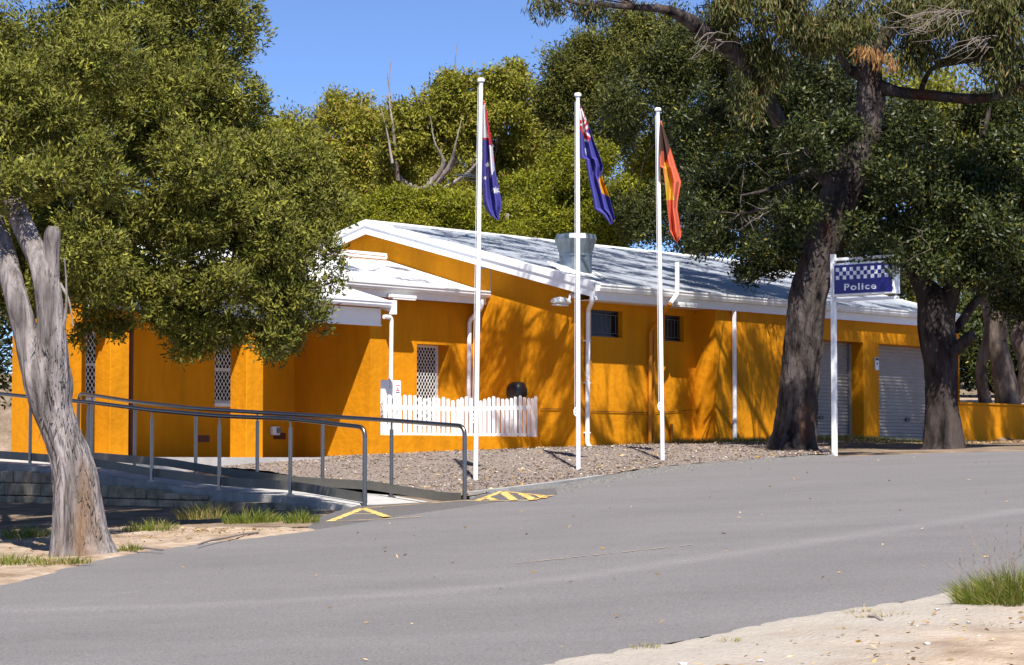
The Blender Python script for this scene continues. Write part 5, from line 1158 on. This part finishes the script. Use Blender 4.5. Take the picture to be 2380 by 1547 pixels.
# ------------------------------------------------------------------ grasses
YC = None
M_gr = leaf_mat('grass_blades', (.10, .14, .012), (.2, .24, .03), (.45, .34, .15), .6, .3, .2)
def blades(name, cx, cy, rx, ry, n, h, wd, dry, seed, lean=.35, **k):
    rng = np.random.default_rng(seed); a = rng.uniform(0, 6.28, n); q = np.sqrt(rng.random(n))
    X = cx+np.cos(a)*q*rx; Y = cy+np.sin(a)*q*ry; Z = G(X, Y)+.03
    hh = h*rng.uniform(.35, 1.2, n)*(1-.5*q); d = np.stack([np.cos(a)*lean*q+rng.normal(0, lean*.7, n), np.sin(a)*lean*q+rng.normal(0, lean*.7, n), np.ones(n)], -1); d /= np.linalg.norm(d, axis=1)[:, None]
    sdv = np.cross(d, rng.normal(size=(n, 3))); sdv /= np.linalg.norm(sdv, axis=1)[:, None]; b0 = np.stack([X, Y, Z], -1); mid = b0+d*(hh*.55)[:, None]; dd = d*np.array((1.9, 1.9, .8)); tip = mid+dd*(hh*.5)[:, None]
    w_ = wd/2
    V = np.concatenate([np.stack([b0-sdv*w_, b0+sdv*w_, mid+sdv*w_*.8, mid-sdv*w_*.8], 1), np.stack([mid-sdv*w_*.8, mid+sdv*w_*.8, tip+sdv*w_*.12, tip-sdv*w_*.12], 1)], 1).reshape(-1, 3)
    ti = np.stack([rng.random(n), rng.uniform(.7, 1.3, n), (rng.random(n) < dry)*rng.uniform(.5, 1, n)], -1); ti = np.repeat(ti, 2, 0)
    org = np.array((cx, cy, float(G(cx, cy)))); o_ = quad_mesh(name, V-org, 2*n, M_gr, None, ti, **k); o_.location = org; return o_
GT = [((585, 1222), .33, .22, 700, .2, .2, 'bright green grass tuft below the stone wall near the ramp foot'), ((700, 1222), .2, .14, 420, .18, .15, 'small green grass tuft beside the yellow road triangle'),
      ((350, 1240), .3, .25, 420, .17, .3, 'grass tuft just right of the pale trunk'), ((300, 1288), .14, .1, 220, .1, .4, 'small low grass tuft against the pale trunk foot'),
      ((60, 1255), .25, .3, 420, .18, .3, 'grass tuft in the shade left of the pale trunk'), ((20, 1320), .35, .18, 500, .14, .35, 'grass tuft at the left edge of the photograph'),
      ((470, 1212), .3, .25, 500, .28, .75, 'dry straw coloured grass tuft below the stone wall'), ((140, 1320), .3, .1, 350, .12, .7, 'dry grass tuft in front of the pale trunk')]
for i, (p, rx, ry, n, h, dry, lab) in enumerate(GT):
    g_ = ground_at(*p); blades('grass_tuft', g_[0], g_[1], rx, ry, n, h, .007, dry, 70+i, label=lab, cat='grass tuft', group='grass tufts along the left road edge')
g_ = ground_at(2330, 1425)
tf = blades('grass_tuft', g_[0]+.06, g_[1], .34, .34, 4600, .3, .005, .25, 90, label='large green grass tuft with tall seed stalks on the sandy verge at the right', cat='grass tuft')
stk = MB(); rng = np.random.default_rng(9); org = np.array(tf.location)
for k in range(26):
    x, y = g_[0]+.06+rng.uniform(-.34, .34), g_[1]+rng.uniform(-.2, .2); z = float(G(x, y)); h = rng.uniform(.3, .58); dx = rng.normal(0, .1)
    P = [np.array((x, y, z)), np.array((x+dx*.4, y, z+h*.6)), np.array((x+dx, y, z+h))]
    stk.tube(spline(P, 6), .0014, 3, False)
    for j in range(7):
        q = P[1]+(P[2]-P[1])*(.3+.1*j); e = q+np.array((rng.normal(0, .014), rng.normal(0, .01), .014)); stk.bar(q, e, .0028)
stk.v = [tuple(np.array(v)-org) for v in stk.v]; stk.build('seed_stalks', M['twig'], tf)
for i, (p, rx, n, h, dry) in enumerate((((1960, 1488), .16, 120, .06, .9), ((2060, 1452), .2, 160, .07, .8), ((2000, 1440), .12, 50, .09, .9), ((1500, 1520), .1, 60, .05, .8), ((2250, 1530), .2, 120, .06, .9), ((2300, 1480), .18, 200, .07, .6), ((1690, 1505), .08, 40, .05, .9))):
    g2 = ground_at(*p); blades('dry_grass', g2[0], g2[1], rx, rx*.6, n, h, .004, dry, 100+i, lean=.6, kind='stuff')
# thin grass and weeds along the foot of the right hand wall
def strip(name, pts, n, h, seed, wob=.25, dry=.5):
    rng = np.random.default_rng(seed); P = np.array([to_world(*p)[:2] for p in pts]); V = []; 
    t_ = rng.random(n)*(len(P)-1); i_ = t_.astype(int); f_ = (t_-i_)[:, None]; q = P[i_]*(1-f_)+P[i_+1]*f_+rng.normal(0, wob, (n, 2))
    Z = G(q[:, 0], q[:, 1]); b0 = np.stack([q[:, 0], q[:, 1], Z], -1); d = np.stack([rng.normal(0, .5, n), rng.normal(0, .5, n), np.ones(n)], -1)*h*rng.uniform(.4, 1.3, n)[:, None]
    s_ = unit(n, rng)*np.array((1, 1, 0))*.008; V = np.stack([b0-s_, b0+s_, b0+d+s_*.2, b0+d-s_*.2], 1).reshape(-1, 3)
    ti = np.stack([rng.random(n), rng.uniform(.6, 1.2, n), (rng.random(n) < dry)*rng.uniform(.4, 1, n)], -1); return quad_mesh(name, V, n, M_gr, None, ti, kind='stuff')
strip('weeds', [(2.2, -.5), (3.4, -1.4), (5, -1.7), (7, -1.6), (9, -1.3), (12, -1.2)], 6000, .1, 120)
strip('weeds', [(-3, 1.3), (-1, 1.3), (0, -.2), (2, -.2)], 260, .06, 121, .1, .8)
# fallen sticks and pebbles on the sand
stx = MB()
for (p, q) in (((460, 1277), (520, 1262)), ((520, 1262), (600, 1248)), ((300, 1285), (380, 1290)), ((2020, 1452), (2050, 1462))):
    a = ground_at(*p); b_ = ground_at(*q); a[2] += .045; b_[2] += .045; stx.tube([a, (a+b_)/2+np.array((0, 0, .01)), b_], .012, 6)
stx.build('fallen_sticks', M['twig'], None, True, kind='stuff')
pb = MB(); rng = np.random.default_rng(31)
for k in range(160):
    a_, b_ = rng.uniform(.35, .6), .24+rng.random()*.4; x, y = verge_fn(np.array([[a_]]), np.array([[b_]])); x = x[0, 0]; y = y[0, 0]; r_ = rng.uniform(.006, .02)
    bm = bmesh.new(); bmesh.ops.create_icosphere(bm, subdivisions=1, radius=r_); vs = [np.array(v.co)*np.array((1.3, 1, .6))*rng.uniform(.8, 1.2)+np.array((x, y, float(G(x, y))+.07)) for v in bm.verts]
    bm.verts.index_update(); pb.add(vs, [[v.index for v in f.verts] for f in bm.faces]); bm.free()
pb.build('pebbles', M['concrete'], None, True, kind='stuff')
print('objects', len(bpy.data.objects), 'faces', sum(len(m.polygons) for m in bpy.data.meshes))
